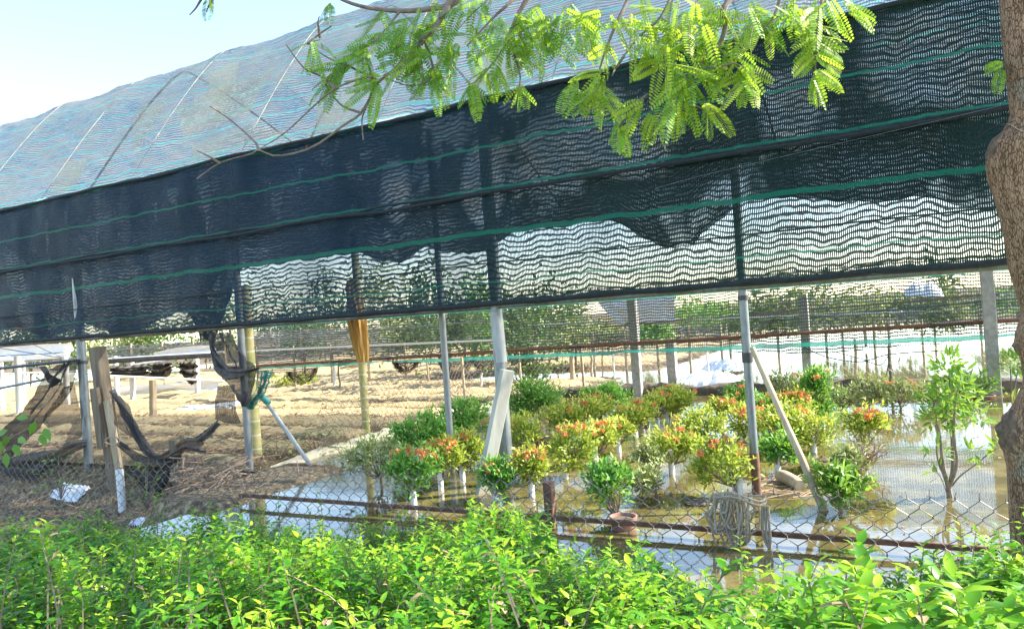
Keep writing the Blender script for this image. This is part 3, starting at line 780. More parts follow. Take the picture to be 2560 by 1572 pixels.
cloth('net_fold', [(905, -20), (935, 120), (1000, 200), (1100, 260), (1280, 250)], [(905, 40), (925, 220), (1010, 330), (1120, 330), (1280, 262)], 3.68, 'black_net_cloth', parent=t, amp=.02, folds=1.5, seed=9, **c6)
cloth('teal_net', [(1285, 265), (1275, 400), (1195, 560)], [(1380, 275), (1335, 420), (1215, 585)], 3.7, 'net_teal', 'teal net knotted beside the dark gathered net', seed=10, **c6)
c5 = dict(off=(0, 840), sc_=1 / 3.024)
t = thing('torn_net', W(150, 1100, 3.7), 'tattered black net strung from the thick pipe post to the left edge', 'net')
cloth('diagonal_flap', [(455, 215), (360, 300), (250, 480), (130, 620), (-20, 770)], [(572, 180), (520, 370), (400, 540), (250, 720), (60, 920)], 3.7, 'net_black', parent=t, amp=.04, folds=2.5, seed=11, ragged=.012, **c5)
cloth('thin_flap', [(500, 380), (430, 480), (330, 620), (360, 690)], [(555, 370), (605, 600), (520, 650), (380, 690)], 3.76, 'net_brown', parent=t, amp=.02, folds=1.5, seed=12, **c5)
cloth('lower_flap', [(530, 650), (520, 720), (460, 850)], [(630, 610), (630, 720), (560, 810)], 3.78, 'net_brown', parent=t, amp=.02, folds=1.2, seed=13, **c5)
cloth('sling', [(-40, 945), (100, 910), (250, 880), (430, 850), (560, 790), (640, 785)], [(-20, 1000), (150, 1092), (260, 1085), (400, 985), (520, 905), (645, 832)], 3.66, 'net_black', parent=t, amp=.03, folds=2.2, seed=14, ragged=.01, **c5)
cloth('knotted_tip', [(300, 230), (345, 330), (400, 400)], [(330, 225), (400, 300), (460, 330)], 3.72, 'black_net_cloth', parent=t, amp=.015, folds=1, seed=15, **c5)
mesh('tied_line', *tube([W(-40, 925, 3.72), W(190, 900, 3.74)], .013, 8), M['pvc_grey'], t)
mesh('tied_pipe', *tube([W(-40, 978, 3.9), W(112, 948, 3.9)], .012, 8), M['galv'], t)

# swags of net bundled under the far pipe
for (x0, y0, x1, y1, dp, K, label) in ((985, 905, 1045, 905, 30, 7.4, 'dark grey net swag hanging under the far pipe between two stakes'), (1098, 905, 1180, 900, 48, 8.6, 'wide crumpled grey net bundle hanging left of the central post'), (1180, 900, 1242, 898, 32, 8.6, 'pale crumpled net bundle hanging right behind the central post'), (722, 930, 792, 920, 38, 8.6, 'brown net swag hanging left of the orange sheathed palm')):
    n = 30; A = [(x0 + (x1 - x0) * i / n, y0 + (y1 - y0) * i / n) for i in range(n + 1)]
    B = [(x0 + (x1 - x0) * i / n, y0 + (y1 - y0) * i / n + dp * math.sin(math.pi * i / n) ** .7) for i in range(n + 1)]
    cloth('net_swag', A, B, K, 'net_brown', label, folds=4, amp=.07, seed=x0)

# ------------------------------------------------------------------ rope coil on the fence
parts = []
c = W(1836, 1246, 2.97)
for k in range(20):
    w = random.uniform(.015, .06); l = random.uniform(.10, .20); x = random.uniform(-.07, .05)
    tp = c + D2 * (-x) + N2 * random.uniform(-.03, .03) + ZU * random.uniform(-.01, .03)
    pts = [tp, tp + D2 * w * .6 + ZU * -.06, tp + D2 * w * .8 - ZU * l * .6, tp + D2 * w * .3 - ZU * l, tp - D2 * w * .5 - ZU * l * .9, tp - D2 * w * .7 - ZU * l * .4, tp - D2 * .02 - ZU * .01]
    parts.append(tube(smooth_path(np.array(pts) + rng.normal(0, .006, (7, 3)), 40), .0042, 6))
for k in range(2):
    z = -.015 * k; parts.append(tube(smooth_path([c + D2 * .09 + ZU * (.01 + z), c + N2 * -.05 + ZU * (.035 + z), c - D2 * .09 + ZU * (-.005 + z), c - D2 * .10 + N2 * .06 + ZU * z, c + N2 * .05 + ZU * z, c + D2 * .09 + ZU * (.01 + z)], 40), .0042, 6))
b = W(1920, 1265, 3.0)
for k in range(3):
    parts.append(tube(smooth_path([b + D2 * .01 * k, b - ZU * .12 + D2 * .012 * k, b - ZU * .22 - D2 * .01 * k, b - ZU * .30 + D2 * (.02 * k - .02)], 24), .0055, 6))
tag(mesh('rope', *join(parts), M['rope'], origin=c), 'loose coil of frayed beige rope hung on the clamped post and fence', 'rope')

# ------------------------------------------------------------------ shrubs
PETALS = []
def petal_mesh(seed):
    r = np.random.default_rng(seed); n = 26
    th = r.uniform(0, 2 * math.pi, n); ph = r.uniform(0, 1.35, n)
    dirs = np.stack([np.sin(ph) * np.cos(th), np.sin(ph) * np.sin(th), np.cos(ph)], axis=1)
    P = dirs * .013
    V, F = leaves(P, dirs + r.normal(0, .5, (n, 3)), dirs + r.normal(0, .4, (n, 3)), r.uniform(.011, .017, n), .010, .1, .1, .5)
    o = mesh('flower_cluster', V, F, M['petal'], tint=np.repeat(r.uniform(0, 1, n), 8))
    me = o.data; bpy.data.objects.remove(o); return me
PETALS = [petal_mesh(s) for s in range(5)]
def shrub(x, top, bot, w, bx, by, kind, nfl, label, z=0.0, nleaf=None, shape='round', sleeve=True, name='ixora_shrub', cat='shrub', group='clipped shrubs in the flooded bed', Kfix=None, seed=None):
    r = np.random.default_rng(int(x * 13 + top * 7)); rd = random.Random(int(x + top))
    base = G(bx, by, z) if Kfix is None else W(bx, by, Kfix)
    Y = base[1]
    c = Yp(x, top + (bot - top) * .46, Y); k = Y / FPX
    rx, rz = w / 2 * k * r.uniform(.88, 1.06), (bot - top) / 2 * k * r.uniform(.82, 1.0); ry = rx
    t = thing(name, base, label, cat, group)
    mt = {'dark': 'leaf_dark', 'yg': 'leaf_yg', 'pale': 'leaf_pale', 'big': 'leaf_big', 'twig': 'leaf_dry'}[kind]
    ll, lw = {'dark': (.034, .014), 'yg': (.034, .013), 'pale': (.034, .011), 'big': (.052, .020), 'twig': (.022, .008)}[kind]
    n = nleaf or int({'dark': 2100, 'yg': 1900, 'pale': 1150, 'big': 800, 'twig': 60}[kind] * min(1.7, max(.45, (rx / .19) ** 1.7)))
    nc = 30
    cd = unit(r.normal(0, 1, (nc, 3))); cr_ = r.uniform(.5, .98, nc)[:, None]
    C = cd * cr_ * np.array([rx, ry, rz])
    if shape == 'cone':
        tz = r.uniform(-1, 1, nc); C = np.stack([(1 - tz) * .5 * rx * r.uniform(-1, 1, nc), (1 - tz) * .5 * ry * r.uniform(-1, 1, nc), tz * rz], axis=1)
    C = C * (1 + r.normal(0, .17, (nc, 1)))
    C += c
    idx = r.integers(0, nc, n)
    sp = np.array([rx, ry, max(rz, rx * .6)]) * .30
    P = C[idx] + r.normal(0, 1, (n, 3)) * sp * r.uniform(.45, .85, (nc, 1))[idx]
    out_ = unit(P - (c - np.array([0, 0, rz * .6])))
    Dr = out_ * 1.0 + np.array([0, 0, .35]) + r.normal(0, .55, (n, 3))
    Nn = out_ + np.array([0, 0, .7]) + r.normal(0, .5, (n, 3))
    shoots = []
    if kind != 'twig':
        for _ in range(16):
            sd_ = unit(r.normal(0, 1, 3) + np.array([0, 0, .55])); st_ = c + sd_ * np.array([rx, ry, rz]) * .75
            L_ = r.uniform(.03, .09); dv_ = unit(sd_ + np.array([0, 0, .7]) + r.normal(0, .25, 3)); shoots.append((st_, st_ + dv_ * L_))
            m_ = int(L_ / .012)
            ps = st_ + dv_ * L_ * np.linspace(.35, 1, m_)[:, None]
            P = np.vstack([P, ps]); Dr = np.vstack([Dr, unit(r.normal(0, 1, (m_, 3))) * .9 + dv_ * .7]); Nn = np.vstack([Nn, r.normal(0, .5, (m_, 3)) + np.array([0, 0, 1.0])])
        n = len(P)
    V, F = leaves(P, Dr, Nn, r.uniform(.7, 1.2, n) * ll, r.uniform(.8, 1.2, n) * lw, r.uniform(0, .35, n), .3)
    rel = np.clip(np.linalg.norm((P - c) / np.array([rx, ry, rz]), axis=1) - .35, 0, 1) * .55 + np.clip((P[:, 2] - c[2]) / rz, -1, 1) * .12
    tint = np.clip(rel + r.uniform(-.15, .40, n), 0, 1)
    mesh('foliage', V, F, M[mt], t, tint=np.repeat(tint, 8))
    # stems
    parts = []
    fork = base + (c - base) * .35 + np.array([0, 0, -.1 * rz]); fork[2] = max(fork[2], base[2] + .03)
    parts.append(tube(smooth_path([base - ZU * .12, base + (fork - base) * .5 + r.normal(0, .006, 3), fork], 8), np.linspace(.011, .008, 8), 7))
    ns = 34 if kind == 'twig' else 13
    for i in range(ns):
        e = C[i % nc] if kind != 'twig' else c + unit(r.normal(0, 1, 3)) * np.array([rx, ry, rz]) * r.uniform(.7, 1.1)
        mid = fork + (e - fork) * .5 + r.normal(0, .015, 3) + np.array([0, 0, -.01])
        parts.append(tube(smooth_path([fork, mid, e], 8), np.linspace(.005, .0016, 8), 5))
        if kind in ('twig', 'pale'):
            for _ in range(3):
                e2 = mid + (e - mid) * r.uniform(.3, 1) ; parts.append(tube([e2, e2 + unit(r.normal(0, 1, 3) + (e - c) * 4) * r.uniform(.03, .08)], [.002, .001], 4))
    for a_, b_ in shoots: parts.append(tube(np.array([a_, b_]), [.0016, .0008], 4))
    mesh('stem', *join(parts), M['twig' if kind == 'twig' else 'stem'], t)
    if sleeve:
        hh = .12 * (1 + .3 * r.normal())
        mesh('sleeve', *tube([base - ZU * .08, base + ZU * abs(hh) * .8], .017, 10), M['sleeve'], t)
    ncl = int(nfl * 1.5)
    for i in range(ncl):
        a = r.uniform(0, 2 * math.pi); e = r.uniform(.45, 1.35)
        dv = np.array([math.cos(a) * math.cos(e), -abs(math.sin(a)) * math.cos(e) * 1.0, math.sin(e)])
        q_ = c + dv * np.array([rx, ry, rz]) * 1.06
        o = bpy.data.objects.new('flower_cluster', PETALS[i % 5]); o.location = tuple(q_ - ORG[t.name])
        o.rotation_euler = Vector(dv + np.array([0, 0, .5])).to_track_quat('Z', 'Y').to_euler(); o.scale = (r.uniform(.65, 1.15),) * 3
        link(o, t)
    return t
SH = [
 (1050,1035,1130,150,1060,1165,'dark',0,'large dense green shrub at the back left, behind the orange flowered ones'),
 (1155,1008,1085,125,1155,1130,'dark',0,'dense green shrub half hidden behind the slanting white board'),
 (930,1095,1185,150,956,1215,'pale',0,'dusty pale shrub with a forked stem, leftmost in the bed'),
 (1035,1125,1215,125,1035,1262,'dark',8,'dark orange flowered shrub in front of the large dense green one'),
 (1108,1105,1180,100,1103,1225,'yg',8,'orange flowered shrub crossed by the thin spotted pipe post'),
 (1165,1088,1160,85,1157,1205,'yg',5,'small flowered shrub tucked behind the slanting white board'),
 (1305,1045,1125,100,1303,1160,'yg',1,'yellow green shrub just right of the thick central post'),
 (1350,1040,1118,74,1345,1135,'twig',0,'leafless brown twiggy shrub right of the central post'),
 (1245,1155,1222,90,1240,1250,'dark',4,'low flowered shrub directly behind the foot of the central post'),
 (1325,1128,1205,90,1330,1242,'yg',7,'flowered shrub on a white stub beside the central post'),
 (1335,955,1040,135,1330,1062,'dark',0,'rounded green shrub at the back right of the central post'),
 (1515,962,1028,112,1515,1045,'dark',0,'rounded green shrub alone before the far bank and concrete post'),
 (1497,992,1045,86,1497,1068,'yg',2,'small yellow green shrub just in front of the lone rounded green one'),
 (1408,1010,1080,96,1408,1098,'yg',1,'yellow green shrub behind the leafless twiggy one'),
 (1462,1000,1062,86,1462,1086,'yg',3,'orange tipped shrub in the middle of the back row'),
 (1433,1066,1165,125,1414,1195,'yg',9,'big orange topped shrub on a thick white stub, middle of the bed'),
 (1497,1058,1118,84,1490,1160,'yg',7,'orange topped shrub right behind the big one on the thick white stub'),
 (1540,1050,1105,86,1547,1130,'yg',3,'shrub on a slim white stub, third back in the middle row'),
 (1570,1018,1078,80,1590,1098,'yg',2,'pale stemmed shrub, fourth back in the middle row'),
 (1605,1008,1062,80,1620,1088,'yg',5,'orange tipped shrub, fifth back in the middle row'),
 (1640,984,1040,80,1645,1066,'yg',3,'shrub just right of the concrete post in the middle row'),
 (1690,965,1032,95,1668,1058,'yg',3,'hindmost and tallest shrub of the middle row'),
 (1750,1025,1098,125,1750,1125,'yg',1,'broad yellow green shrub behind the tall one by the clamped post'),
 (1685,1078,1146,118,1680,1185,'yg',4,'wide yellow shrub with red flowers low on its left side'),
 (1620,1118,1172,80,1625,1200,'pale',0,'small pale shrub left below the wide yellow one'),
 (1525,1165,1250,125,1553,1330,'dark',0,'green shrub leaning over a terracotta pot at the fence'),
 (1607,1170,1238,95,1648,1242,'pale',0,'dusty pale shrub right behind the one in the terracotta pot'),
 (1800,1098,1228,150,1850,1238,'yg',6,'tall yellow green shrub leaning at the foot of the clamped post'),
 (1808,1000,1048,80,1808,1072,'yg',5,'orange flowered shrub behind the broad yellow green one'),
 (1850,968,1028,86,1850,1052,'dark',6,'red topped shrub behind the upper part of the clamped post'),
 (1872,1020,1082,98,1872,1105,'yg',10,'shrub covered in red orange flowers behind the clamped post'),
 (1918,988,1052,90,1918,1078,'dark',4,'green flowered shrub between the clamped post and the wooden prop'),
 (1978,982,1052,96,1978,1082,'yg',10,'red flowered shrub just right of the wooden prop'),
 (1962,1022,1105,125,1960,1140,'yg',3,'wide yellow green shrub crossed by the wooden prop'),
 (2042,925,1048,128,2040,1070,'dark',3,'tall conical green shrub with a red tip'),
 (1960,935,990,96,1960,1012,'pale',3,'pale shrub at the far bank beside the wooden prop'),
 (2035,1048,1112,105,2035,1130,'yg',0,'sparse yellow shrub with dry stems below the conical one'),
 (1945,1082,1165,90,1945,1182,'dark',0,'dark green shrub between the clamped post and the prop, low'),
 (2108,968,1022,70,2105,1026,'pale',0,'small dry shrub on the far bank right of the conical one'),
 (2170,938,1022,90,2170,1030,'pale',0,'upright pale green shrub on the far bank'),
 (2160,1025,1090,98,2160,1165,'yg',9,'orange topped shrub standing alone in open water'),
 (2165,1085,1160,95,2150,1180,'twig',0,'brown twiggy shrub under the lone orange topped one'),
 (2130,1128,1190,86,2135,1200,'pale',0,'small round shrub on bare twigs in open water'),
 (2095,1172,1252,108,2103,1278,'big',0,'bright broad leaved shrub in the water beside the wooden prop'),
 (2250,952,1018,98,2250,1026,'pale',4,'red flowered pale shrub on the far bank beyond the tall plant'),
 (2335,958,1004,60,2335,1013,'pale',0,'tiny shrub on the far bank behind the tall plant'),
]
for a in SH:
    kw = {}
    if a[7] == 0 and a[6] in ('pale', 'twig', 'big') or a[5] < 1030: kw['sleeve'] = False
    if a[0] == 1525: kw = dict(Kfix=3.36, sleeve=False)
    if a[0] == 2042: kw['shape'] = 'cone'
    shrub(*a, **kw)
# terracotta pots
def pot(x, y, K, r, h, label, z=None):
    c = W(x, y, K)
    if z is not None: c[2] = z
    t = thing('plant_pot', c, label, 'pot', None)
    mesh('pot_body', *lathe(c, [(0, 0), (r * .72, 0), (r * .98, h * .82), (r * 1.02, h * .85), (r * 1.08, h), (r * .96, h), (r * .9, h * .86), (0, h * .84)], 24), M['terracotta'], t)
    mesh('soil', *lathe(c, [(0, h * .88), (r * .9, h * .87)], 20), M['soil_dark'], t)
    return t
pot(1562, 1350, 3.12, .058, .10, 'round terracotta pot standing in the water right behind the fence', -.045)
pot(2455, 1010, 7.55, .10, .075, 'wide shallow red pot at the foot of the far concrete post')
shrub(2440, 942, 990, 100, 2452, 992, 'big', 0, 'leafy plant growing in the shallow red pot', Kfix=7.55, sleeve=False, name='potted_plant', cat='plant', group=None, nleaf=170)

# tall many-stemmed plant
def tall_plant(name, base, stems, tufts, label, mat='leaf_big', ll=.055):
    t = thing(name, base, label, 'plant')
    r = np.random.default_rng(5)
    mesh('stem', *join([tube(smooth_path(s, 16), np.linspace(a, b, 16) * .72 * (1 + .1 * r.normal(0, 1, 16)), 7) for s, a, b in stems]), M['stem'], t)
    P, Dd, Nn = [], [], []
    for c, rad, n in tufts:
        for _ in range(n):
            o_ = unit(r.normal(0, 1, 3)) * rad * r.uniform(.3, 1)
            P.append(c + o_ * np.array([1, 1, .7])); Dd.append(unit(o_) + np.array([0, 0, .5]) + r.normal(0, .4, 3)); Nn.append(np.array([0, 0, 1.0]) + r.normal(0, .5, 3))
    V, F = leaves(np.array(P), np.array(Dd), np.array(Nn), r.uniform(.7, 1.15, len(P)) * ll, ll * .3, r.uniform(0, .3, len(P)), .3)
    mesh('foliage', V, F, M[mat], t, tint=np.repeat(np.clip(r.uniform(.15, 1.05, len(P)), 0, 1), 8))
    return t
Yt = 3.45
b0 = Yp(2385, 1345, Yt)
q = lambda x, y, dy=0: Yp(x, y, Yt + dy)
stems = [([b0, q(2378, 1270), q(2370, 1215), q(2358, 1170), q(2352, 1110), q(2345, 1060)], .022, .006), ([q(2370, 1225), q(2382, 1170, .03), q(2380, 1100, .03), q(2376, 1000, .03), q(2372, 920, .03)], .015, .004),
         ([q(2374, 1215), q(2392, 1160, -.03), q(2384, 1080, -.03), q(2390, 1000, -.02), q(2400, 950, -.02)], .012, .004), ([q(2376, 1222), q(2345, 1150, .05), q(2343, 1080, .05), q(2340, 1040, .05)], .008, .003),
         ([q(2380, 1215), q(2400, 1190), q(2440, 1160), q(2470, 1135), q(2492, 1120)], .006, .003), ([q(2384, 1075), q(2410, 1062), q(2432, 1050)], .004, .003), ([q(2372, 1250), q(2350, 1190, -.04), q(2310, 1150, -.05)], .003, .002)]
tufts = [(q(2372, 900), .07, 46), (q(2372, 930), .075, 40), (q(2395, 975), .10, 60), (q(2350, 1000), .09, 50), (q(2400, 1010), .11, 70), (q(2340, 1045), .09, 60), (q(2375, 1040), .08, 50), (q(2430, 1040), .06, 26), (q(2495, 1115), .06, 26), (q(2428, 1128), .04, 12), (q(2385, 950), .07, 30), (q(2345, 1130), .05, 12), (q(2335, 1310), .05, 10), (q(2350, 1180), .06, 9)]
tall_plant('tall_shrub', b0, stems, tufts, 'tall many stemmed plant with bright leaf tufts standing in open water', ll=.058)
Yt = 6.3; b1 = Yp(2530, 1012, Yt)
tall_plant('young_tree', b1, [([b1, q(2528, 960), q(2526, 920)], .012, .005), ([b1, q(2540, 950), q(2545, 915)], .01, .004)], [(q(2530, 905), .12, 50), (q(2550, 900), .12, 50), (q(2530, 1000), .08, 20)], 'small leafy tree at the far bank close to the tan tree trunk', ll=.08)

# ------------------------------------------------------------------ posts on and beyond the far bank
def sq_post(name, x, y0, y1, K, a, mat, label, group=None, cat='post'):
    p_ = W(x, y1, K); q_ = W(x, y0, K); q_ = np.array([p_[0], p_[1], q_[2]]); p_ = p_ - ZU * .15
    o = mesh(name, *beam(p_, q_, a, a * .9, D2, .006, 6, .002), M[mat], origin=p_)
    return tag(o, label, cat, group)
CP = 'concrete posts along the far bank'
sq_post('concrete_post', 1598, 715, 1006, 7.95, .095, 'concrete', 'pale concrete post behind the middle row of shrubs', CP)
sq_post('concrete_post', 2490, 670, 1012, 7.72, .10, 'concrete', 'mottled concrete post rising beside the shallow red pot', CP)
sq_post('concrete_post', 2022, 740, 960, 7.95, .085, 'concrete', 'grey brown concrete post behind the tall conical shrub', CP)
sq_post('concrete_post', 1684, 850, 968, 9.0, .11, 'concrete', 'stout pale post before the white sheet at the far bank', CP)
WP = 'thin stakes beyond the pond'
for i, (x, y0, y1, K, r, mt, lb) in enumerate(((1205, 918, 1012, 8.6, .018, 'paint_white', 'white stake just left of the central post'), (838, 900, 1010, 8.9, .028, 'paint_white', 'white stake left of the orange sheathed palm, beside a brown one'), (850, 900, 1012, 8.8, .014, 'wood_old', 'thin brown stake touching the white stake left of the palm'),
        (1045, 925, 1000, 11, .03, 'wood_pole', 'pale stake behind the flooded beds under the bundled net'), (1018, 915, 985, 12, .03, 'wood_pole', 'straw coloured stake just right of the palm, far off'), (1072, 905, 1003, 10, .016, 'wood_old', 'thin dark stake left of the spotted pipe post'),
        (1432, 870, 1000, 9, .035, 'wood_pole', 'thick forked stump right of the vine clad tree'), (1480, 880, 985, 9.5, .022, 'wood_pole', 'pale bent stake behind the rounded green shrub'), (1535, 870, 975, 10, .015, 'paint_white', 'thin white stake left of the pale concrete post'),
        (2140, 850, 960, 9.5, .02, 'wood_pole', 'tan stake behind the far bank right of the conical shrub'), (1770, 850, 960, 9.6, .016, 'paint_white', 'thin white stake left of the clamped post, beyond the bank'), (1508, 855, 970, 10, .012, 'wood_pole', 'slender stake between the bent stake and the concrete post'), (2225, 865, 950, 9, .018, 'wood_old', 'dark frayed stake behind the red flowered pale shrub'))):
    p_ = W(x, y1, K) - ZU * .1; q_ = W(x - 3, y0, K)
    n = 10; P = np.linspace(p_, q_, n) + rng.normal(0, .006, (n, 3))
    tag(mesh('stake', *tube(P, np.linspace(r, r * .85, n), 8), M[mt], origin=p_), lb, 'stake', WP)
# white plastic sheet pile beyond the far bank
def blob_sheet(name, x0, y0, x1, y1, K, mat, label, cat='sheet', seed=0, amp=.12, depth=.6, flat=False):
    n, m_ = 40, 14; V = []
    for j in range(m_):
        t_ = j / (m_ - 1)
        for i in range(n):
            s_ = i / (n - 1)
            p_ = W(x0 + (x1 - x0) * s_, y1, K); p_ = p_ + N2 * depth * t_
            ztop = W(x0 + (x1 - x0) * s_, y0, K + depth * .5)[2]
            h = math.sin(math.pi * t_) ** .6 * math.sin(math.pi * min(max(s_, .0), 1)) ** .4
            g0 = gz(*sk_of(p_)) + .01 if flat else max(p_[2], -.02); p_[2] = g0 + (.04 if flat else ztop - g0) * h * (1 + .35 * fbm(s_ * 5, t_ * 3, seed)) + .02 * fbm(s_ * 18, t_ * 9, seed)
            V.append(p_)
    q_ = np.array([j * n + i for j in range(m_ - 1) for i in range(n - 1)])
    return tag(mesh(name, V, np.stack([q_, q_ + 1, q_ + n + 1, q_ + n], axis=1), M[mat], origin=V[0]), label, cat)
blob_sheet('plastic_sheet', 1680, 932, 1850, 972, 8.7, 'sheet_white', 'crumpled white plastic sheet piled beyond the far bank', seed=1)
blob_sheet('plastic_sheet', 1750, 900, 1850, 925, 10.5, 'sheet_white', 'smaller white sheet heaped behind the crumpled plastic', seed=2)
blob_sheet('plastic_sheet', 420, 1020, 560, 1058, 6.6, 'sheet_white', 'flat strip of white plastic lying on the sandy beds', seed=4, depth=.3, flat=True)
blob_sheet('paper_scrap', 125, 1285, 195, 1300, 3.55, 'sheet_white', 'scrap of white plastic on the soil behind the left fence', seed=5, depth=.12, flat=True)
blob_sheet('paper_scrap', 320, 1300, 375, 1325, 3.35, 'sheet_white', 'small white scrap at the foot of the white pipe', seed=6, depth=.1, flat=True)
blob_sheet('sand_bag', 428, 1002, 480, 1014, 12.5, 'cloth_white', 'pale limp sack lying on the far sand', 'sack', seed=7, depth=.4)
# laundry-like white cloth hanging beyond the far net
t = thing('hanging_cloth', W(1620, 780, 10.5), 'large white cloth hung to dry beyond the far net', 'cloth')
cloth('cloth_panel', [(1485, 740), (1560, 745), (1620, 742), (1690, 738)], [(1545, 815), (1580, 800), (1640, 812), (1685, 805)], 10.5, 'cloth_white', parent=t, amp=.05, folds=.5, n=60, seed=4)
blob_sheet('hanging_cloth', 2260, 705, 2360, 740, 12, 'cloth_white', 'white cover over a heap beyond the far net, near the concrete post', 'cloth', seed=9)
# small red brick block beyond the net
t = W(1945, 782, 11.5)
tag(mesh('brick_stack', *join([beam(W(1915, 762 + 8 * k, 11.5), W(1978, 758 + 8 * k, 11.5), .042, .12, ZU, .004) for k in range(4)]), M['brick'], origin=t), 'small stack of red bricks glimpsed through the far net', 'bricks')

# ------------------------------------------------------------------ frames and nets of the neighbouring plot, far left
NB = 'white posts of the neighbouring plot'
for i, (x, y0, y1, Y, lb) in enumerate(((168, 905, 1010, 12, 'white post seen just left of the thick pipe post'), (48, 905, 1020, 11, 'white post at the far left edge of the beds'), (60, 915, 1015, 13, 'second white post near the left edge, a little farther'), (293, 905, 1010, 13, 'thin white post close right of the timber post'), (333, 912, 1015, 12.5, 'white post a little right of the timber post'), (495, 905, 1012, 12.8, 'white post by the black drape on the far sand'), (5, 920, 1010, 12, 'white post cut by the left edge of the picture'))):
    p_ = Yp(x, y1, Y) - ZU * .1; q_ = Yp(x - 5, y0 - 15, Y)
    tag(mesh('white_post', *tube([p_, q_], .045, 10), M['paint_white'], origin=p_), lb, 'post', NB)
p_ = Yp(383, 1065, 9.3) - ZU * .1
tag(mesh('wooden_stake', *beam(p_, Yp(381, 950, 9.3), .07, .06, D2, .005, 4, .003), M['wood_pole'], origin=p_), 'brown wooden stake standing alone in the sandy bed', 'stake')
t = thing('neighbour_frame', Yp(300, 930, 13), 'light pipe frame over the neighbouring plot, far left', 'frame')
for (x0, y0, x1, y1, Y, r) in ((0, 935, 420, 918, 12.5, .018), (240, 925, 560, 880, 12.5, .02), (250, 938, 560, 952, 12, .018), (0, 905, 300, 890, 13, .014), (240, 900, 560, 880, 13.5, .025), (0, 870, 190, 900, 12, .008), (60, 850, 180, 905, 13, .008), (0, 915, 190, 925, 14, .012), (0, 890, 500, 862, 14, .012), (240, 880, 560, 900, 14, .01)):
    mesh('frame_pipe', *tube([Yp(x0, y0, Y), Yp(x1, y1, Y)], r, 6), M['pvc_white' if r > .016 else 'galv'], t)
mesh('black_pipe', *tube([Yp(240, 905, 12.2), Yp(400, 895, 12.2), Yp(530, 888, 12.2)], .04, 8), M['pvc_grey'], t)
t = thing('black_drape', Yp(440, 930, 12.4), 'black net draped in loose folds over the neighbouring frame', 'net')
def ycloth(name, A, B, Y, mat, parent, seed, amp=.08, folds=3):
    n, m_ = 40, 14
    A = resample(smooth_path([(a, b, 0) for a, b in A], 60), n); B = resample(smooth_path([(a, b, 0) for a, b in B], 60), n)
    V = [Yp(*(A[i] * (1 - j / (m_ - 1)) + B[i] * (j / (m_ - 1)))[:2], Y) + np.array([0, 1, 0]) * amp * (math.sin(j / (m_ - 1) * folds * 6.28 + seed) + fbm(i * .15, j * .3, seed)) for j in range(m_) for i in range(n)]
    q_ = np.array([j * n + i for j in range(m_ - 1) for i in range(n - 1)])
    return mesh(name, V, np.stack([q_, q_ + 1, q_ + n + 1, q_ + n], axis=1), M[mat], parent)
ycloth('drape_left', [(270, 915), (330, 912), (375, 908)], [(272, 938), (330, 945), (372, 940)], 12.4, 'black_net_cloth', t, 1)
ycloth('drape_middle', [(375, 905), (410, 903), (432, 903)], [(372, 945), (405, 950), (428, 925)], 12.3, 'black_net_cloth', t, 2)
ycloth('drape_right', [(440, 905), (470, 903), (492, 902)], [(455, 935), (475, 962), (490, 955)], 12.3, 'black_net_cloth', t, 3)
t = thing('plastic_wall', Yp(370, 1000, 13.4), 'low white plastic screen standing behind the far sand', 'screen')
ycloth('plastic_panel', [(250, 972), (330, 965), (430, 958), (545, 945)], [(250, 1014), (330, 1006), (430, 992), (545, 975)], 13.4, 'sheet_white', t, 4, .03, 1)
t = thing('white_tarp', Yp(460, 880, 15), 'white tarpaulin roof beyond the neighbouring frame', 'tarp')
ycloth('tarp_sheet', [(385, 882), (450, 868), (535, 862)], [(385, 898), (450, 893), (540, 885)], 15, 'sheet_white', t, 5, .05, 1)
t = thing('white_tarp', Yp(90, 890, 16), 'broad white tarpaulin glimpsed under the curtain at the far left', 'tarp')
ycloth('tarp_sheet', [(-40, 868), (60, 862), (180, 858)], [(-40, 905), (60, 905), (180, 895)], 16, 'sheet_white', t, 6, .05, 1)
t = thing('red_banner', Yp(45, 812, 15), 'red painted panel glimpsed through the curtain at the left edge', 'panel')
ycloth('panel_sheet', [(-60, 808), (20, 806), (95, 806)], [(-60, 830), (20, 826), (95, 820)], 15, 'red_paint', t, 7, .02, 1)
# striped shed wall and green bush far behind the palm
def far_bush(x, y0, y1, w, Y, label, n=500, mat='leaf_yg', trunk=True, ll=.09):
    r = np.random.default_rng(int(x + y0))
    base = Yp(x, y1, Y); c = Yp(x, (y0 + y1) / 2 + .04 * (y1 - y0), Y); k = Y / FPX; rx, rz = w / 2 * k, (y1 - y0) / 2 * k
    t = thing('far_tree', base, label, 'tree', 'trees beyond the nursery')
    nc = 26; C = c + unit(r.normal(0, 1, (nc, 3))) * r.uniform(.3, 1, (nc, 1)) * np.array([rx, rx, rz])
    P = C[r.integers(0, nc, n)] + r.normal(0, 1, (n, 3)) * np.array([rx, rx, rz]) * .2
    V, F = leaves(P, r.normal(0, 1, (n, 3)) + (0, 0, .2), r.normal(0, 1, (n, 3)) + (0, 0, 1), r.uniform(.7, 1.3, n) * ll, ll * .45, .2, .2)
    mesh('crown', V, F, M[mat], t, tint=np.repeat(r.uniform(0, 1, n), 8))
    if trunk and (ll < .09 or r.uniform() < .35): mesh('trunk', *join([tube(smooth_path([base - ZU * .3, base + (c - base) * .5, C[i]], 8), np.linspace(.018, .006, 8), 6) for i in range(5)]), M['stem'], t)
    return t
far_bush(740, 925, 990, 130, 13, 'yellow green bush far left of the orange sheathed palm', 700, 'leaf_yg', ll=.07)
far_bush(1330, 800, 985, 150, 10.5, 'vine clad tree right behind the central post', 900, 'leaf_far', ll=.08)
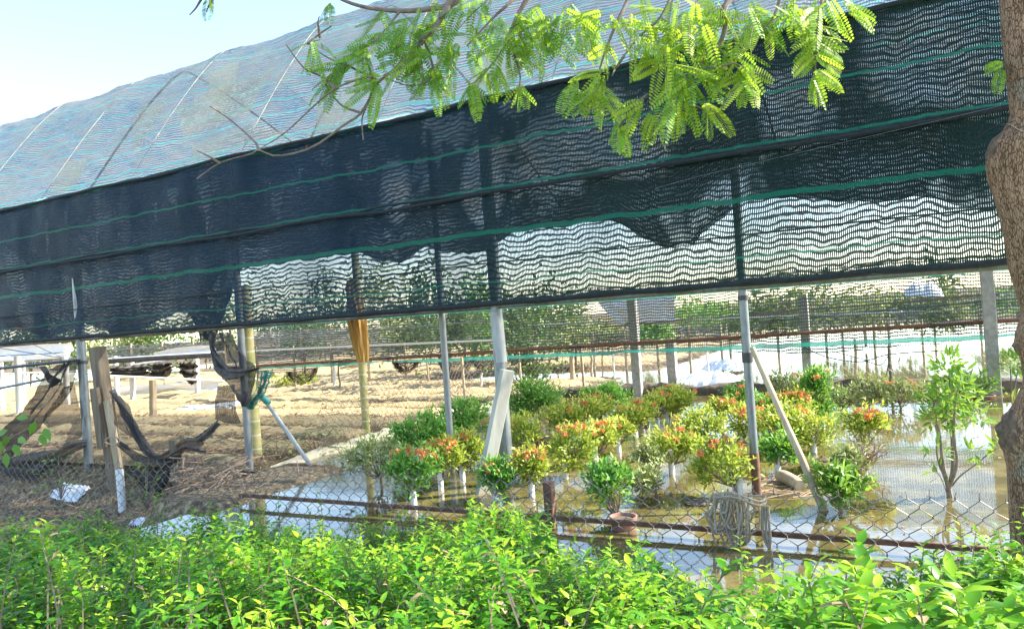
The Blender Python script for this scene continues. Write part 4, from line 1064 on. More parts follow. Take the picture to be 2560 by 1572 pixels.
t = thing('striped_shed', Yp(880, 955, 17), 'small shed wall of striped pale sheeting behind the palm', 'shed')
M['striped'] = m_basic('striped sheet', (.62, .50, .36), (.74, .66, .52), 3, .8, 0, .3, .01)
ycloth('shed_wall', [(850, 915), (880, 905), (925, 905)], [(850, 950), (880, 950), (925, 946)], 17, 'striped', t, 8, .04, 4)
ycloth('shed_roof', [(845, 905), (885, 898), (930, 898)], [(845, 917), (885, 908), (930, 908)], 16.9, 'wood_old', t, 9, .03, 1)
# tree line behind: low bushes and a few taller crowns
for i in range(46):
    x = -450 + i * 73 + random.uniform(-30, 30); Y = random.uniform(10.5, 16) if x > 950 else random.uniform(17, 24)
    hor = 794 + .07 * (1280 - x)
    tall = random.random()
    up = random.uniform(-25, 26) if tall < .85 and x > 1250 else (random.uniform(110, 210) if 450 < x < 1330 else random.uniform(40, 120))
    far_bush(x, hor - up, hor + 95 * 12 / Y, random.uniform(110, 210), Y, 'tree in the green belt beyond the nursery, blurred by the nets', 650, random.choice(['leaf_far', 'leaf_far', 'leaf_far', 'leaf_pale', 'leaf_dark']), True, .10 if Y < 16.5 else .14)

for (x, up, w, Y, lb) in ((1275, 70, 150, 12.5, 'dark leafy tree close behind the thick central post'), (1390, 95, 170, 13.5, 'tall dark tree showing through the curtain right of centre'), (1120, 60, 140, 13, 'dark tree behind the thin spotted pipe post'), (1020, 85, 150, 15, 'dark tree behind the netting right of the sheathed palm'), (760, 70, 160, 16, 'dark tree behind the netting left of the sheathed palm')):
    hor = 794 + .07 * (1280 - x)
    far_bush(x, hor - up, hor + 75, w, Y, lb, 1100, 'leaf_far', True, .10)
# layered netting, stakes and wires beyond the far bank
M['net_grey'] = m_net('pale grey netting', (.34, .33, .31), (.50, .49, .47), rib=.05, duty=.3, strand=.016, sduty=.4, base=.45, wave=.02, gloss=.7, trans=.3)
M['net_dim'] = m_net('dim grey netting', (.10, .105, .10), (.18, .18, .17), rib=.06, duty=.35, strand=.016, sduty=.4, base=.5, wave=.02, gloss=.7, trans=.2)
for j, (x0, y0, x1, y1, h, Y, mt, lb) in enumerate(((600, 832, 900, 815, 34, 15, 'net_grey', 'pale grey netting stretched behind the palm, left part'), (640, 872, 1010, 858, 30, 12.5, 'net_dim', 'dim grey net strip hanging low behind the palm'), (900, 815, 1240, 800, 40, 16, 'net_grey', 'pale grey netting behind the palm, right part'),
        (1480, 838, 1800, 815, 34, 12, 'net_dim', 'dim net strip beyond the pale concrete post'), (1820, 800, 2300, 768, 28, 13, 'net_dim', 'dim net strip beyond the clamped post'), (2100, 760, 2560, 728, 22, 14, 'net_grey', 'pale netting band far right beyond the pond'), (250, 868, 560, 852, 26, 16, 'net_dim', 'dim netting band far left under the curtain'))):
    t = thing('net_screen', Yp((x0 + x1) / 2, y1 + h, Y), lb, 'net', 'net screens beyond the pond')
    n, m_ = 60, 8
    V = [Yp(x0 + (x1 - x0) * i / (n - 1), y0 + (y1 - y0) * i / (n - 1) + h * (jj / (m_ - 1)) + 5 * fbm(i * .2, jj * .1, j) + 6 * math.sin(i * .35) * jj / m_ * .4, Y + .12 * fbm(i * .3, jj * .4, j)) for jj in range(m_) for i in range(n)]
    UV = [(i * Y * (x1 - x0) / FPX / n, jj * Y * h / FPX / m_) for jj in range(m_) for i in range(n)]
    q_ = np.array([jj * n + i for jj in range(m_ - 1) for i in range(n - 1)])
    mesh('net_panel', V, np.stack([q_, q_ + 1, q_ + n + 1, q_ + n], axis=1), M[mt], t, uv=np.array(UV))
    mesh('top_wire', *tube([Yp(x0 - 20, y0, Y), Yp(x1 + 20, y1, Y)], .008, 5), M['galv'], t)
    for e in range(5):
        x = x0 + (x1 - x0) * e / 4; y = y0 + (y1 - y0) * e / 4
        a_ = Yp(x, y - 6, Y); b_ = a_.copy(); b_[2] = -.1
        mesh('stake', *tube([b_, a_], .022, 6), M['wood_pole'], t)

# ------------------------------------------------------------------ debris
parts = []
for i in range(120):
    c = W(random.uniform(440, 620), random.uniform(1235, 1335), random.uniform(3.2, 3.6)); c[2] = random.uniform(-.02, .12)
    a = random.uniform(0, 6.28); l = random.uniform(.05, .28); d = np.array([math.cos(a), math.sin(a), random.uniform(-.3, .4)])
    parts.append(tube(smooth_path([c - d * l / 2, c + rng.normal(0, .012, 3), c + d * l / 2], 6), random.uniform(.002, .0065), 5))
tag(mesh('debris', *join(parts), M['twig'], origin=W(520, 1290, 3.4)), 'tangled heap of dry sticks and litter behind the fence', 'debris', None, 'stuff')
parts = []
for i in range(520):
    s, K = random.uniform(3.6, 8), random.uniform(3.1, 4.6)
    c = SK(s, K, gz(s, K) + .01); a = random.uniform(0, 6.28); l = random.uniform(.03, .22); d = np.array([math.cos(a), math.sin(a), random.uniform(-.1, .5)])
    parts.append(tube(np.array([c - d * l / 2, c + d * l / 2 + rng.normal(0, .01, 3)]), random.uniform(.002, .005), 4))
for i in range(700):
    s, K = random.uniform(4.4, 9), random.uniform(4.2, 10)
    c = SK(s, K, gz(s, K) + .012); a = random.uniform(0, 6.28); l = random.uniform(.03, .20); d = np.array([math.cos(a), math.sin(a), random.uniform(-.05, .25)])
    parts.append(tube(np.array([c - d * l / 2, c + d * l / 2 + rng.normal(0, .01, 3)]), random.uniform(.002, .0045), 4))
tag(mesh('straw_litter', *join(parts), M['twig'], origin=SK(5, 3.6, 0)), 'scattered dry straw and twigs on the soil at the left', 'litter', None, 'stuff')
for (x, y, K, h, a, lb) in ((452, 1245, 3.62, .42, .07, 'weathered grey stump under the sling of black net'), (578, 1235, 3.75, .16, .07, 'short leaning stump right of the frayed net'), ):
    p_ = W(x, y, K); p_[2] = min(p_[2], .0)
    tag(mesh('wooden_stump', *beam(p_ - ZU * .1, p_ + ZU * h + D2 * .03, a, a * .8, D2, .01, 5, .004), M['wood_old'], origin=p_), lb, 'stump')
V, F = [], []
for i in range(900):
    s_c, K_c = random.uniform(4.4, 9), random.uniform(4.2, 12); r_ = random.uniform(.008, .035) * random.uniform(.5, 1)
    c = SK(s_c, K_c, gz(s_c, K_c) + r_ * .25); b0_ = len(V)
    for ax_ in ((1, 0, 0), (0, 1, 0), (-1, 0, 0), (0, -1, 0), (0, 0, .8), (0, 0, -.6)): V.append(c + np.array(ax_) * r_ * np.array([random.uniform(.6, 1.3), random.uniform(.6, 1.3), random.uniform(.5, 1)]))
    for k in range(4): F += [(b0_ + k, b0_ + (k + 1) % 4, b0_ + 4), (b0_ + (k + 1) % 4, b0_ + k, b0_ + 5)]
M['clod'] = m_basic('earth clod', (.26, .18, .09), (.48, .36, .20), 20, .95, 0, .5, .01)
tag(mesh('clods', V, F, M['clod'], smooth=False, origin=SK(6, 7)), 'earth clods scattered over the sandy beds', 'clods', None, 'stuff')
# floating log and sticks
a, b = G(1950, 1188, .03), G(2000, 1213, .02)
tag(mesh('log', *tube(smooth_path([a, (a + b) / 2 + ZU * .005, b], 8), [.030, .034, .034, .033, .032, .031, .030, .028], 12), M['wood_pole'], origin=a), 'short pale log floating left of the wooden prop', 'log')
parts = []
for i in range(70):
    c = G(random.uniform(1905, 2030), random.uniform(1190, 1240), .0); a = random.uniform(-.5, .5); l = random.uniform(.05, .3); d = np.array([math.cos(a), math.sin(a), random.uniform(-.05, .12)])
    parts.append(tube(np.array([c - d * l / 2, c + rng.normal(0, .012, 3), c + d * l / 2]), random.uniform(.0015, .004), 4))
tag(mesh('flotsam', *join(parts), M['twig'], origin=G(1960, 1220)), 'raft of dry sticks floating round the pale log', 'debris', None, 'stuff')
for (x, y, w_, lb) in ((2060, 1150, .05, 'dark sodden leaf clump floating in the open water'), (1745, 1255, .07, 'dark root clump in the water under the tall shrub'), (1660, 1095, .06, 'brown coconut husk among the middle shrubs'), (2085, 1030, .10, 'pale broken board floating below the conical shrub')):
    c = G(x, y, .0); n = 10
    V, F = lathe(c, [(w_ * math.sin(math.pi * i / n) * (1 + .2 * math.sin(i * 2.1)), .022 * (1 - 2 * i / n)) for i in range(n + 1)], 14)
    V = V + np.array([[.018 * fbm(a[0] * 30, a[1] * 30, 1), .018 * fbm(a[0] * 30, a[1] * 30, 5), .012 * fbm(a[0] * 40, a[1] * 40, 9)] for a in V])
    tag(mesh('floating_husk', V, F, M['twig' if 'pale' in lb else 'soil_dark'], origin=c), lb, 'debris')
nf = 900
cen = np.array([SK(random.uniform(-.6, 3.9), random.uniform(3.2, 7.6)) for _ in range(70)])
Pf = cen[rng.integers(0, 70, nf)] + rng.normal(0, .10, (nf, 3)); Pf[:, 2] = rng.uniform(.002, .008, nf)
V, F = leaves(Pf, np.concatenate([rng.normal(0, 1, (nf, 2)), rng.normal(0, .08, (nf, 1))], axis=1), rng.normal(0, .15, (nf, 3)) + (0, 0, 1), rng.uniform(.012, .035, nf), .010, .1, .2)
tag(mesh('floating_leaves', V, F, M['leaf_dry'], tint=np.repeat(rng.uniform(0, 1, nf), 8)), 'fallen leaves drifting on the flood water between the shrubs', 'leaves', None, 'stuff')
tag(mesh('drooping_cable', *join([tube(smooth_path([W(2010, 868, 7.7), W(2070, 893, 7.7), W(2150, 904, 7.7), W(2230, 885, 7.7), W(2400, 874, 7.7)], 40), .005, 5), tube(smooth_path([W(2090, 880, 7.7), W(2150, 896, 7.72), W(2200, 912, 7.7), W(2222, 890, 7.7), W(2215, 945, 7.75)], 40), .004, 5)]), M['hem'], origin=W(2150, 904, 7.7)), 'black cable drooping under the far net behind the tall plant', 'cable')
# tussocks and low weeds on the near bank
def weed(x, y, K, n, ll, spread, mat, label, name='weed', up=.4, z=None):
    r = np.random.default_rng(int(x)); c = W(x, y, K)
    if z is not None: c[2] = z
    t = thing(name, c, label, 'weed', 'weeds along the pond edge')
    th = r.uniform(0, 6.28, n); rad = np.sqrt(r.uniform(0, 1, n)) * spread
    P = c + np.stack([np.cos(th) * rad, np.sin(th) * rad, r.uniform(0, up, n)], axis=1)
    V, F = leaves(P, np.stack([np.cos(th), np.sin(th), r.uniform(-.3, .9, n)], axis=1), r.normal(0, .4, (n, 3)) + (0, 0, 1), r.uniform(.6, 1.2, n) * ll, ll * .4, .3, .3)
    mesh('foliage', V, F, M[mat], t, tint=np.repeat(r.uniform(0, 1, n), 8))
    mesh('stem', *join([tube(smooth_path([c - ZU * .05, c + (P[i] - c) * .5 + ZU * .02, P[i]], 6), .003, 4) for i in range(0, min(n, 40), 3)]), M['stem'], t)
weed(700, 1215, 4.2, 90, .035, .16, 'leaf_pale', 'low grey green weed at the foot of the slanting pipe', up=.16, z=.0)
weed(800, 1180, 4.5, 130, .035, .22, 'leaf_pale', 'straggly pale weed right of the slanting pipe', up=.2, z=.0)
weed(870, 1220, 4.2, 110, .035, .18, 'leaf_pale', 'straggly weed under the dusty leftmost shrub', up=.14, z=.0)
weed(720, 1150, 5.2, 80, .03, .18, 'leaf_pale', 'thin weed beside the earth kerb', up=.12, z=.02)
weed(365, 1240, 3.5, 60, .05, .12, 'leaf_big', 'bright green weed behind the fence beside the white pipe', up=.3, z=-.2)
weed(150, 1210, 3.45, 60, .05, .16, 'leaf_dark', 'dark weed behind the fence under the tattered net', up=.3, z=-.15)
t = thing('weed', W(40, 1150, 2.95), 'large toothed weed leaves leaning in at the left edge', 'weed')
ls = [(90, 1052, -20, 40), (100, 1085, 25, 50), (110, 1070, 30, 60), (25, 1090, -30, 30), (35, 1110, 20, 45), (15, 1130, 0, 60), (20, 1075, -25, 10), (45, 1095, 35, 20), (8, 1100, -20, 50), (70, 1045, -35, -5)]
P = np.array([W(a, b, 2.95) for a, b, _, _ in ls]); Dd = np.array([W(a + c_, b + d_, 2.92) - W(a, b, 2.95) for a, b, c_, d_ in ls])
V, F = leaves(P, Dd, np.array([[.2, -1, .6]] * len(ls)) + rng.normal(0, .2, (len(ls), 3)), .11, .055, .15, .2)
mesh('foliage', V, F, M['leaf_big'], t, tint=np.repeat(rng.uniform(.2, .7, len(ls)), 8))
mesh('stem', *join([tube(smooth_path([W(-30, 1200, 2.95), W(10, 1110, 2.95), W(90, 1060, 2.95)], 14), .004, 6), tube(smooth_path([W(-30, 1200, 2.95), W(5, 1130, 2.95), W(30, 1085, 2.95)], 14), .004, 6)]), M['stem'], t)

# ------------------------------------------------------------------ hedge in the foreground
OUT = [(-300, 1360), (0, 1345), (150, 1328), (280, 1312), (390, 1290), (500, 1318), (620, 1290), (700, 1275), (800, 1295), (900, 1305), (1000, 1300), (1100, 1318), (1250, 1320), (1340, 1300), (1430, 1320), (1490, 1390), (1565, 1405), (1605, 1335), (1700, 1375), (1760, 1430), (1830, 1395), (1880, 1450), (1960, 1465), (2050, 1425), (2170, 1410), (2300, 1400), (2420, 1365), (2560, 1370), (2800, 1380)]
pts = np.array([[*sk_of(W(x, y, 2.35)), W(x, y, 2.35)[2]] for x, y in OUT])
order = np.argsort(pts[:, 0]); hs, hz = pts[order, 0], pts[order, 2]
n = 15500
s_ = rng.uniform(-2.4, 5.6, n); K_ = .85 + 1.58 * rng.uniform(0, 1, n) ** .85
top = np.interp(s_, hs, hz)
lump = np.array([fbm(a * 1.6, b * 1.6, 2.0) * .14 + fbm(a * 5, b * 5, 4.0) * .10 for a, b in zip(s_, K_)])
topz = top + (2.40 - K_) * .26 + lump - .035 - .085 * np.clip((s_ - 1.2) / 1.4, 0, 1) - .015 - .10 * rng.uniform(0, 1, n) ** 2 - np.where(K_ > 2.3, .05, 0)
topz += np.where(rng.uniform(0, 1, n) < .16, rng.uniform(.01, .07, n), 0)
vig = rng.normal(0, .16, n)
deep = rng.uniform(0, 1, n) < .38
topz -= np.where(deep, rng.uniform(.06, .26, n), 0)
ln = rng.uniform(.09, .18, n)
extra = [(395, 1228, .22), (410, 1262, .2), (695, 1235, .2), (660, 1262, .2), (800, 1225, .22), (775, 1262, .2), (1345, 1232, .2), (1370, 1250, .2), (1330, 1265, .2), (1600, 1315, .18), (1850, 1335, .2), (1870, 1385, .2), (1960, 1380, .16), (2170, 1368, .16), (2250, 1420, .15), (2400, 1300, .2), (2440, 1315, .2), (2360, 1385, .2), (2470, 1345, .2), (1010, 1268, .15), (910, 1275, .15), (1100, 1290, .16), (2060, 1400, .15), (560, 1290, .15), (280, 1290, .15), (1680, 1370, .15)]
tips = D2[None] * s_[:, None] + N2[None] * K_[:, None]; tips[:, 2] = topz
ex = np.array([W(x, y + 12, 2.4 + random.uniform(-.05, .1)) for x, y, _ in extra]); tips = np.vstack([tips, ex]); ln = np.concatenate([ln, [e[2] for e in extra]]); vig = np.concatenate([vig, np.full(len(extra), .1)]); deep = np.concatenate([deep, np.zeros(len(extra), bool)])
n = len(tips)
lean = rng.normal(0, .30, (n, 3)); lean[:, 2] = 0
lean[-len(extra):] *= .3
basep = tips - (np.array([0, 0, 1.0]) + lean) * ln[:, None]
npair = 8
Pl, Dl, Nl, Ll, Tl = [], [], [], [], []
a0 = rng.uniform(0, 6.28, n)
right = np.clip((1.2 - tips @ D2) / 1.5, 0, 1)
for k in range(npair):
    t_ = .30 + .70 * (k / (npair - 1))
    pos = basep + (tips - basep) * t_ + lean * (ln * t_ * (t_ - 1) * .5)[:, None]
    an = a0 + (k % 2) * math.pi / 2 + rng.normal(0, .25, n)
    for sgn in (0, math.pi):
        ca, sa = np.cos(an + sgn), np.sin(an + sgn)
        upw = .25 + .75 * t_ ** 3 + rng.normal(0, .18, n)
        d = np.stack([ca, sa, upw], axis=1)
        Pl.append(pos); Dl.append(d); Nl.append(np.stack([-ca * upw * .8, -sa * upw * .8, np.ones(n)], axis=1) + rng.normal(0, .22, (n, 3)))
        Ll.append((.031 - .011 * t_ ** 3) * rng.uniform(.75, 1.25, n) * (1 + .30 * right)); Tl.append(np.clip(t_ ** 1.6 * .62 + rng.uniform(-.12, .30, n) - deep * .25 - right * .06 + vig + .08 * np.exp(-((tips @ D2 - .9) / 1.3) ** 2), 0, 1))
Pl, Dl, Nl, Ll, Tl = np.concatenate(Pl), np.concatenate(Dl), np.concatenate(Nl), np.concatenate(Ll), np.concatenate(Tl)
keepm = rng.uniform(0, 1, len(Pl)) < .94
Pl, Dl, Nl, Ll, Tl = Pl[keepm], Dl[keepm], Nl[keepm], Ll[keepm], Tl[keepm]
hedge = thing('hedge', SK(1.2, 1.8, -.15), 'bright green leafy hedge growing along the front of the fence', 'hedge')
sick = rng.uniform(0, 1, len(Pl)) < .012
V, F = leaves(Pl[sick], Dl[sick], Nl[sick], Ll[sick], Ll[sick] * .42, .7, .5)
mesh('withered_leaves', V, F, M['leaf_dry'], hedge, tint=np.repeat(rng.uniform(.2, 1, sick.sum()), 8))
Pl, Dl, Nl, Ll, Tl = Pl[~sick], Dl[~sick], Nl[~sick], Ll[~sick] * rng.uniform(.8, 1.2, (~sick).sum()), Tl[~sick]
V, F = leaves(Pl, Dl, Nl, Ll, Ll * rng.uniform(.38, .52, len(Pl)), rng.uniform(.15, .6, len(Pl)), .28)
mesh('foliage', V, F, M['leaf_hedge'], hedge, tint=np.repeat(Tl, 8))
parts = []
for i in range(0, n):
    if i % 2 and i < n - len(extra): continue
    parts.append(tube(np.array([basep[i] - (tips[i] - basep[i]) * .3, (basep[i] + tips[i]) / 2 - lean[i] * ln[i] * .12, tips[i]]), [.0022, .0018, .001], 3, caps=False))
for i in range(420):
    s, K = random.uniform(-1.6, 5.4), random.uniform(1.5, 2.4)
    z1 = float(np.interp(s, hs, hz)) + (2.4 - K) * .26 - .27
    parts.append(tube(smooth_path([SK(s + random.uniform(-.1, .1), K + random.uniform(-.1, .1), -.3), SK(s, K, (z1 - .3) / 2), SK(s + random.uniform(-.15, .15), K, z1)], 6), np.linspace(.006, .0025, 6), 5, caps=False))
mesh('stem', *join(parts), M['stem'], hedge)
# one curled dead leaf caught in the hedge
c = W(528, 1385, 2.15)
V, F = leaves(np.array([c, c + (.01, 0, .01), c - (.015, 0, 0)]), np.array([[.3, -.3, -1], [-.4, -.2, -.9], [.1, -.4, -1]]), np.array([[0, -1, .3], [.3, -1, .2], [-.3, -1, .3]]), .065, .05, .5, .8)
tag(mesh('dead_leaf', V, F, M['leaf_dry'], origin=c, tint=np.repeat([.9, .6, .8], 8)), 'curled brown dead leaf caught on top of the hedge', 'leaf')

# ------------------------------------------------------------------ roadside tree at the right, its limbs and feathery leaves overhead
YT = 1.9
EDGE = [(-500, 2478), (-200, 2486), (0, 2495), (150, 2508), (285, 2523), (315, 2500), (345, 2466), (385, 2457), (430, 2462), (490, 2482), (560, 2500), (660, 2516), (780, 2552), (825, 2535), (860, 2530), (895, 2548), (950, 2556), (1000, 2535), (1050, 2502), (1090, 2488), (1125, 2500), (1170, 2511), (1300, 2518), (1450, 2525), (1600, 2532), (2000, 2540)]
ys = np.linspace(-480, 1980, 190)
edge = np.interp(ys, [e[0] for e in EDGE], [e[1] for e in EDGE])
axx = 2578 + .072 * ys * 1.0
seg = 48; V = []
ax = np.array([Yp(x, y, YT) for x, y in zip(axx, ys)])
AL = math.atan2(ax[95][0], YT); LF = np.array([-math.cos(AL), math.sin(AL), 0]); BK = np.array([math.sin(AL), math.cos(AL), 0])
smooth_edge = np.convolve(np.pad(edge, 20, mode='edge'), np.ones(41) / 41, mode='valid')
for i in range(len(ys)):
    r_e = (axx[i] - edge[i]) * YT / FPX * math.cos(AL)
    r_m = (axx[i] - smooth_edge[i]) * YT / FPX * math.cos(AL)
    for k in range(seg):
        a = 2 * math.pi * k / seg
        w = max(0, math.cos(a - math.pi)) ** 2              # only the left side carries the knots
        rr = r_m + (r_e - r_m) * w
        rr *= 1 + .012 * fbm(math.cos(a) * 2, math.sin(a) * 2, ys[i] * .006) + .004 * fbm(math.cos(a) * 14, math.sin(a) * 14, ys[i] * .012)
        V.append(ax[i] - LF * math.cos(a) * rr + BK * math.sin(a) * rr)
F = [(i * seg + k, i * seg + (k + 1) % seg, (i + 1) * seg + (k + 1) % seg, (i + 1) * seg + k) for i in range(len(ys) - 1) for k in range(seg)]
tree = thing('roadside_tree', ax[-1], 'tan barked roadside tree at the right edge with feathery leaves hanging overhead', 'tree')
mesh('trunk', V, F, M['bark'], tree)
# dark scars: thin crusts of bark lying on the swellings
Vt = np.array(V).reshape(len(ys), seg, 3)
for (y0_, y1_, kc, kw, sd) in ((305, 372, 24, 5, 1), (1015, 1125, 22, 9, 2), (835, 875, 24, 6, 3)):
    i0, i1 = np.searchsorted(ys, y0_), np.searchsorted(ys, y1_)
    VV, FF = [], []
    for i in range(i0, i1 + 1):
        for k in range(kc - kw, kc + kw + 1):
            c_ = ax[i]; d_ = Vt[i, k % seg] - c_
            e = min(1, 2.2 * (1 - max(abs((i - (i0 + i1) / 2) / ((i1 - i0) / 2)), abs((k - kc) / kw))))
            VV.append(c_ + d_ * (1 + (.03 + .09 * fbm(k * .9, i * .7, sd) + .05 * fbm(k * 2.3, i * 1.9, sd)) * max(e, -.2) - .012))
    nk = 2 * kw + 1
    for i in range(i1 - i0):
        for k in range(nk - 1): FF.append((i * nk + k, i * nk + k + 1, (i + 1) * nk + k + 1, (i + 1) * nk + k))
    mesh('knot_scar', VV, FF, M['knot'], tree)
# unseen crown and limbs added right of the frame to shade the left hedge
SHADE_C = np.array([3.3, 3.55, 4.75]); ncr = 9500
cl = SHADE_C + unit(rng.normal(0, 1, (40, 3))) * rng.uniform(.3, 1, (40, 1)) * np.array([1.75, 1.6, 1.0])
Pc = cl[rng.integers(0, 40, ncr)] + rng.normal(0, .26, (ncr, 3))
Vc, Fc = leaves(Pc, rng.normal(0, 1, (ncr, 3)), rng.normal(0, 1, (ncr, 3)) + (0, 0, 1), rng.uniform(.09, .15, ncr), .06, .2, .2)
mesh('crown', Vc, Fc, M['leaf_fern'], tree, tint=np.repeat(rng.uniform(0, .8, ncr), 8))
mesh('added_limb', *join([tube(smooth_path([Yp(2600, -430, YT), np.array([2.2, 2.6, 3.6]), SHADE_C + (0, 0, -.5), cl[j]], 20), np.linspace(.06, .012, 20), 8) for j in range(8)]), M['bark'], tree)
mesh('trunk_wire', *tube(smooth_path([Yp(2440, 345, YT - .02), Yp(2485, 318, YT - .08), Yp(2520, 312, YT - .11), Yp(2560, 330, YT - .11), Yp(2620, 325, YT - .09)], 24), .0012, 5), M['hem'], tree)
# limbs: from the trunk top (above the frame) out to the left, then the visible twigs
limbs, twigs = [], []
hub = Yp(2480, -420, YT)
def yp(x, y, Y): return Yp(x, y, Y)
limbs.append(([hub, yp(2200, -420, 1.95), yp(1800, -330, 1.9), yp(1450, -220, 1.9), yp(1250, -120, 1.9), yp(1130, 0, 1.9), yp(1116, 22, 1.9), yp(1079, 81, 1.9), yp(1019, 141, 1.9), yp(982, 178, 1.9), yp(945, 205, 1.9)], .022, .004))
limbs.append(([yp(1800, -330, 1.9), yp(1400, -160, 2.0), yp(1150, 0, 2.0), yp(1079, 22, 2.0), yp(1001, 28, 2.0), yp(916, 19, 2.0), yp(856, 0, 2.0), yp(780, -40, 2.0)], .012, .004))
limbs.append(([yp(2200, -420, 1.95), yp(2000, -200, 1.7), yp(1823, 0, 1.6), yp(1815, 60, 1.6), yp(1797, 112, 1.6), yp(1741, 172, 1.6), yp(1711, 207, 1.58), yp(1690, 260, 1.58)], .012, .0022))
limbs.append(([yp(2200, -420, 1.95), yp(2080, -200, 1.7), yp(2055, 0, 1.65), yp(2047, 65, 1.65), yp(2040, 116, 1.65), yp(2038, 172, 1.65), yp(2036, 205, 1.65)], .008, .0014))
limbs.append(([yp(1450, -220, 1.9), yp(1380, -100, 1.8), yp(1316, 0, 1.75), yp(1286, 56, 1.75), yp(1271, 96, 1.75), yp(1253, 130, 1.75), yp(1219, 174, 1.75), yp(1180, 212, 1.75)], .010, .0016))
limbs.append(([yp(1450, -220, 1.9), yp(1340, -60, 1.85), yp(1275, 7, 1.8), yp(1238, 40, 1.8), yp(1200, 80, 1.8), yp(1167, 115, 1.8)], .008, .0016))
limbs.append(([yp(1800, -330, 1.9), yp(1650, -150, 1.65), yp(1560, 20, 1.6), yp(1520, 110, 1.6), yp(1495, 190, 1.6), yp(1490, 235, 1.6)], .008, .0013))
limbs.append(([yp(1800, -330, 1.9), yp(1720, -120, 1.65), yp(1660, 30, 1.6), yp(1600, 90, 1.6), yp(1560, 140, 1.6)], .008, .0013))
limbs.append(([yp(2000, -200, 1.7), yp(1960, -60, 1.6), yp(1940, 30, 1.6), yp(1900, 90, 1.6), yp(1880, 130, 1.6)], .008, .0013))
for pp, a, b in limbs: twigs.append(tube(smooth_path(pp, 40), np.geomspace(a, b, 40), 8))
fine = [[(945, 205), (922, 193), (840, 221), (779, 271), (713, 332), (646, 375)], [(943, 213), (902, 283), (861, 312), (779, 369), (693, 390), (646, 375), (627, 385), (549, 408), (492, 447)], [(646, 375), (635, 353), (574, 299), (525, 266)], [(549, 408), (520, 390), (492, 377)], [(945, 205), (927, 241), (916, 267), (905, 300), (908, 350)],
        [(945, 205), (880, 170), (820, 145), (770, 110)], [(1001, 28), (975, 60), (940, 100), (900, 125)], [(1079, 81), (1040, 110), (1010, 150), (990, 200)], [(1060, 100), (1075, 140), (1080, 190), (1030, 215), (960, 195)], [(840, 221), (800, 190), (760, 170), (715, 112)], [(902, 283), (850, 260), (800, 190)],
        [(508, -10), (490, 20), (474, 38)], [(540, -10), (525, 10), (516, 30)], [(800, 95), (795, 60), (798, 42)], [(770, 110), (800, 85), (830, 65)],
        [(1711, 207), (1660, 220), (1600, 250), (1540, 330)], [(1741, 172), (1790, 170), (1840, 160), (1880, 200)], [(1711, 207), (1720, 250), (1760, 275)], [(1560, 140), (1540, 170), (1530, 190)], [(1271, 96), (1290, 150), (1300, 190), (1298, 230)], [(1650, 45), (1700, 90), (1720, 130)]]
for f_ in fine:
    Yf = 1.9 if f_[0][0] < 1150 else 1.6
    if f_[0][0] == 1271: Yf = 1.75
    twigs.append(tube(smooth_path([yp(x, y, Yf + .03 * math.sin(x)) for x, y in f_], 24), np.geomspace(.0038, .0015, 24), 5))
mesh('branch', *join(twigs), M['bark_twig'], tree)
# pinnae: (x, y, Y, direction in photo pixels, count) clusters
CL = []
def cluster(x, y, Y, n, ang0, ang1, l0, l1, spread=12): CL.append((x, y, Y, n, ang0, ang1, l0, l1, spread))
# angle: 0 = right, 90 = down (photo); lengths in photo px
for (x, y) in ((1560, 60), (1600, 40), (1640, 70), (1680, 50), (1700, 20), (1740, 60), (1760, 20), (1790, 80), (1810, 30), (1620, 110), (1660, 130), (1700, 150), (1720, 110), (1770, 140), (1580, 10), (1830, 130), (1850, 150), (1690, 180), (1740, 180)): cluster(x, y, 1.6, 4, -10, 190, 60, 120, 34)
cluster(1711, 207, 1.58, 9, 30, 165, 70, 120); cluster(1690, 250, 1.58, 8, 40, 160, 60, 100); cluster(1600, 250, 1.6, 6, 90, 165, 60, 100); cluster(1560, 310, 1.6, 5, 80, 160, 40, 70); cluster(1640, 290, 1.58, 6, 60, 150, 50, 90); cluster(1770, 265, 1.58, 5, 30, 120, 50, 80); cluster(1860, 170, 1.6, 7, 10, 120, 50, 90)
for (x, y) in ((2047, 65), (2043, 90), (2040, 116), (2039, 140)): cluster(x, y, 1.65, 4, -10, 30, 45, 75, 4); cluster(x, y, 1.65, 4, 130, 175, 45, 75, 4)
cluster(2038, 178, 1.65, 4, 20, 60, 50, 75, 4); cluster(2036, 190, 1.65, 5, 60, 130, 45, 75, 4); cluster(2060, 10, 1.65, 8, 0, 170, 50, 100, 18); cluster(2120, 10, 1.65, 5, 10, 80, 50, 80, 18); cluster(2000, 10, 1.65, 5, 60, 170, 50, 80, 18)
cluster(1960, 20, 1.6, 7, 10, 170, 60, 100, 25); cluster(1900, 60, 1.6, 6, 10, 150, 60, 90, 20); cluster(1890, 20, 1.6, 6, 10, 150, 60, 90, 20)
cluster(1490, 215, 1.6, 10, 20, 165, 50, 100, 16); cluster(1500, 180, 1.6, 6, 60, 190, 50, 90, 10); cluster(1440, 200, 1.6, 5, 60, 150, 40, 90, 10); cluster(1520, 110, 1.6, 4, 40, 160, 40, 70, 10)
for (x, y) in ((1300, 40), (1270, 100), (1240, 60), (1340, 20), (1380, 40), (1420, 20), (1350, 90), (1310, 80), (1400, 70), (1460, 40), (1500, 30), (1480, 60)): cluster(x, y, 1.75, 5, 20, 175, 55, 105, 18)
cluster(1180, 212, 1.75, 9, 20, 165, 40, 75, 8); cluster(1298, 215, 1.75, 6, 30, 140, 35, 60, 6); cluster(1240, 165, 1.75, 5, 10, 120, 50, 80, 8); cluster(1219, 174, 1.75, 4, 60, 170, 50, 80, 8)
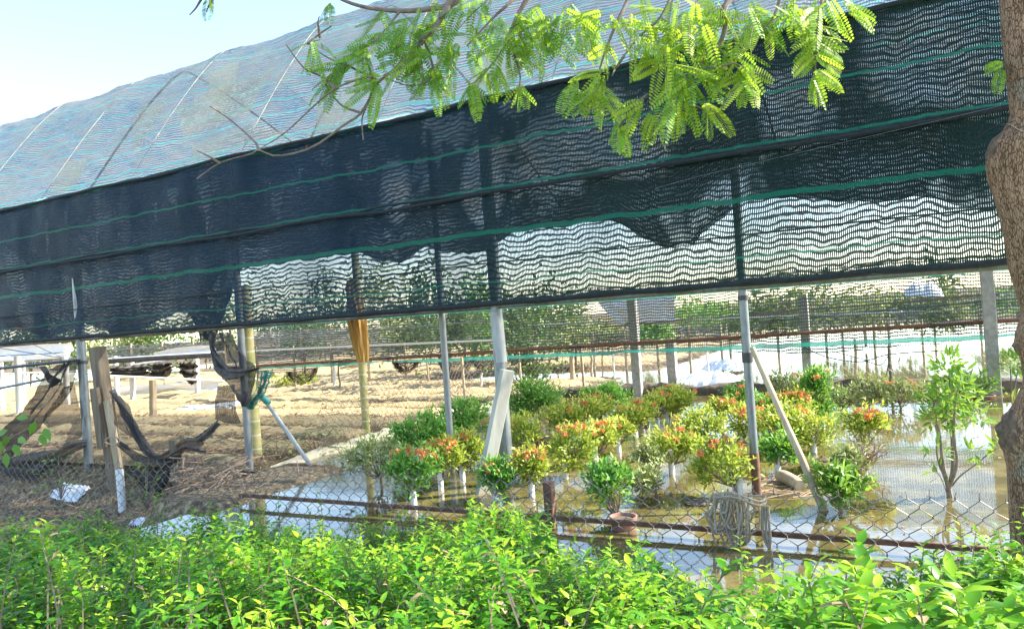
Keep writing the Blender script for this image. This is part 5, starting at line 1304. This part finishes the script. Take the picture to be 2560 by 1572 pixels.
for (x, y) in ((1150, 30), (1120, 60), (1180, 70), (1100, 20), (1050, 40), (1080, 80), (1130, 110), (1000, 60), (1040, 100), (970, 70), (930, 110), (1167, 120), (1010, 150), (1060, 140), (1090, 150), (900, 130), (1200, 20), (1230, 10)): cluster(x, y, 1.9, 4, 30, 200, 55, 110, 20)
cluster(945, 205, 1.9, 7, 100, 200, 60, 120, 10); cluster(1080, 180, 1.9, 5, 60, 150, 60, 90, 10); cluster(860, 150, 1.9, 6, 100, 220, 70, 120, 20); cluster(790, 105, 1.9, 5, 60, 190, 50, 90, 10); cluster(830, 180, 1.9, 5, 80, 170, 50, 90, 14); cluster(820, 10, 1.9, 3, 60, 130, 20, 35, 5); cluster(520, 0, 1.9, 3, 60, 120, 20, 35, 5); cluster(960, 30, 1.95, 4, 60, 180, 50, 90, 14)
cluster(2510, 158, 1.88, 3, 150, 185, 40, 55, 4); cluster(2505, 175, 1.88, 2, 100, 130, 30, 45, 4)
# leaflets and stalks of each pinna in the clusters
Pl, Dl, Nl, Ll, Wl, Tl = [], [], [], [], [], []
rach = []
for (x, y, Y, n, a0_, a1_, l0, l1, spd) in CL:
    for _ in range(n):
        a = R(random.uniform(a0_, a1_)); l = random.uniform(l0, l1)
        st = yp(x + random.uniform(-spd, spd), y + random.uniform(-spd, spd), Y + random.uniform(-.06, .06))
        en = yp(x + math.cos(a) * l, y + math.sin(a) * l, Y + random.uniform(-.07, .07))
        d = en - st; L = np.linalg.norm(d); d /= L
        nrm = unit(rng.normal(0, 1, 3) + np.array([0, -.8, 1.0])); side = unit(np.cross(d, nrm)); nrm = np.cross(side, d)
        npairs = max(6, int(L / .0056)); yg = random.uniform(-.25, .25) + (.15 if x > 1450 else -.10)
        pts = []
        for j in range(npairs):
            t_ = (j + .8) / npairs
            pos = st + d * L * t_ - ZU * .18 * L * t_ * t_
            pts.append(pos)
            ls = .0145 * (1 - .55 * (2 * abs(t_ - .5)) ** 2.5) * min(1.25, L / .075)
            for sg in (-1, 1):
                Pl.append(pos); Dl.append(side * sg + d * .35 - nrm * .15); Nl.append(nrm + rng.normal(0, .12, 3)); Ll.append(ls); Wl.append(.0056); Tl.append(min(1, max(0, .5 + yg + random.uniform(-.12, .18) + .06)))
        rach.append(tube(np.array([st] + pts[::3] + [pts[-1]]), .0006, 3, caps=False))
V, F = leaves(np.array(Pl), np.array(Dl), np.array(Nl), np.array(Ll), np.array(Wl), .08, .1, .5)
mesh('foliage', V, F, M['leaf_fern'], tree, tint=np.repeat(np.array(Tl), 8))
mesh('leaf_stalks', *join(rach), M['stem'], tree)  # stalks of the pinnae only, no leaf blades
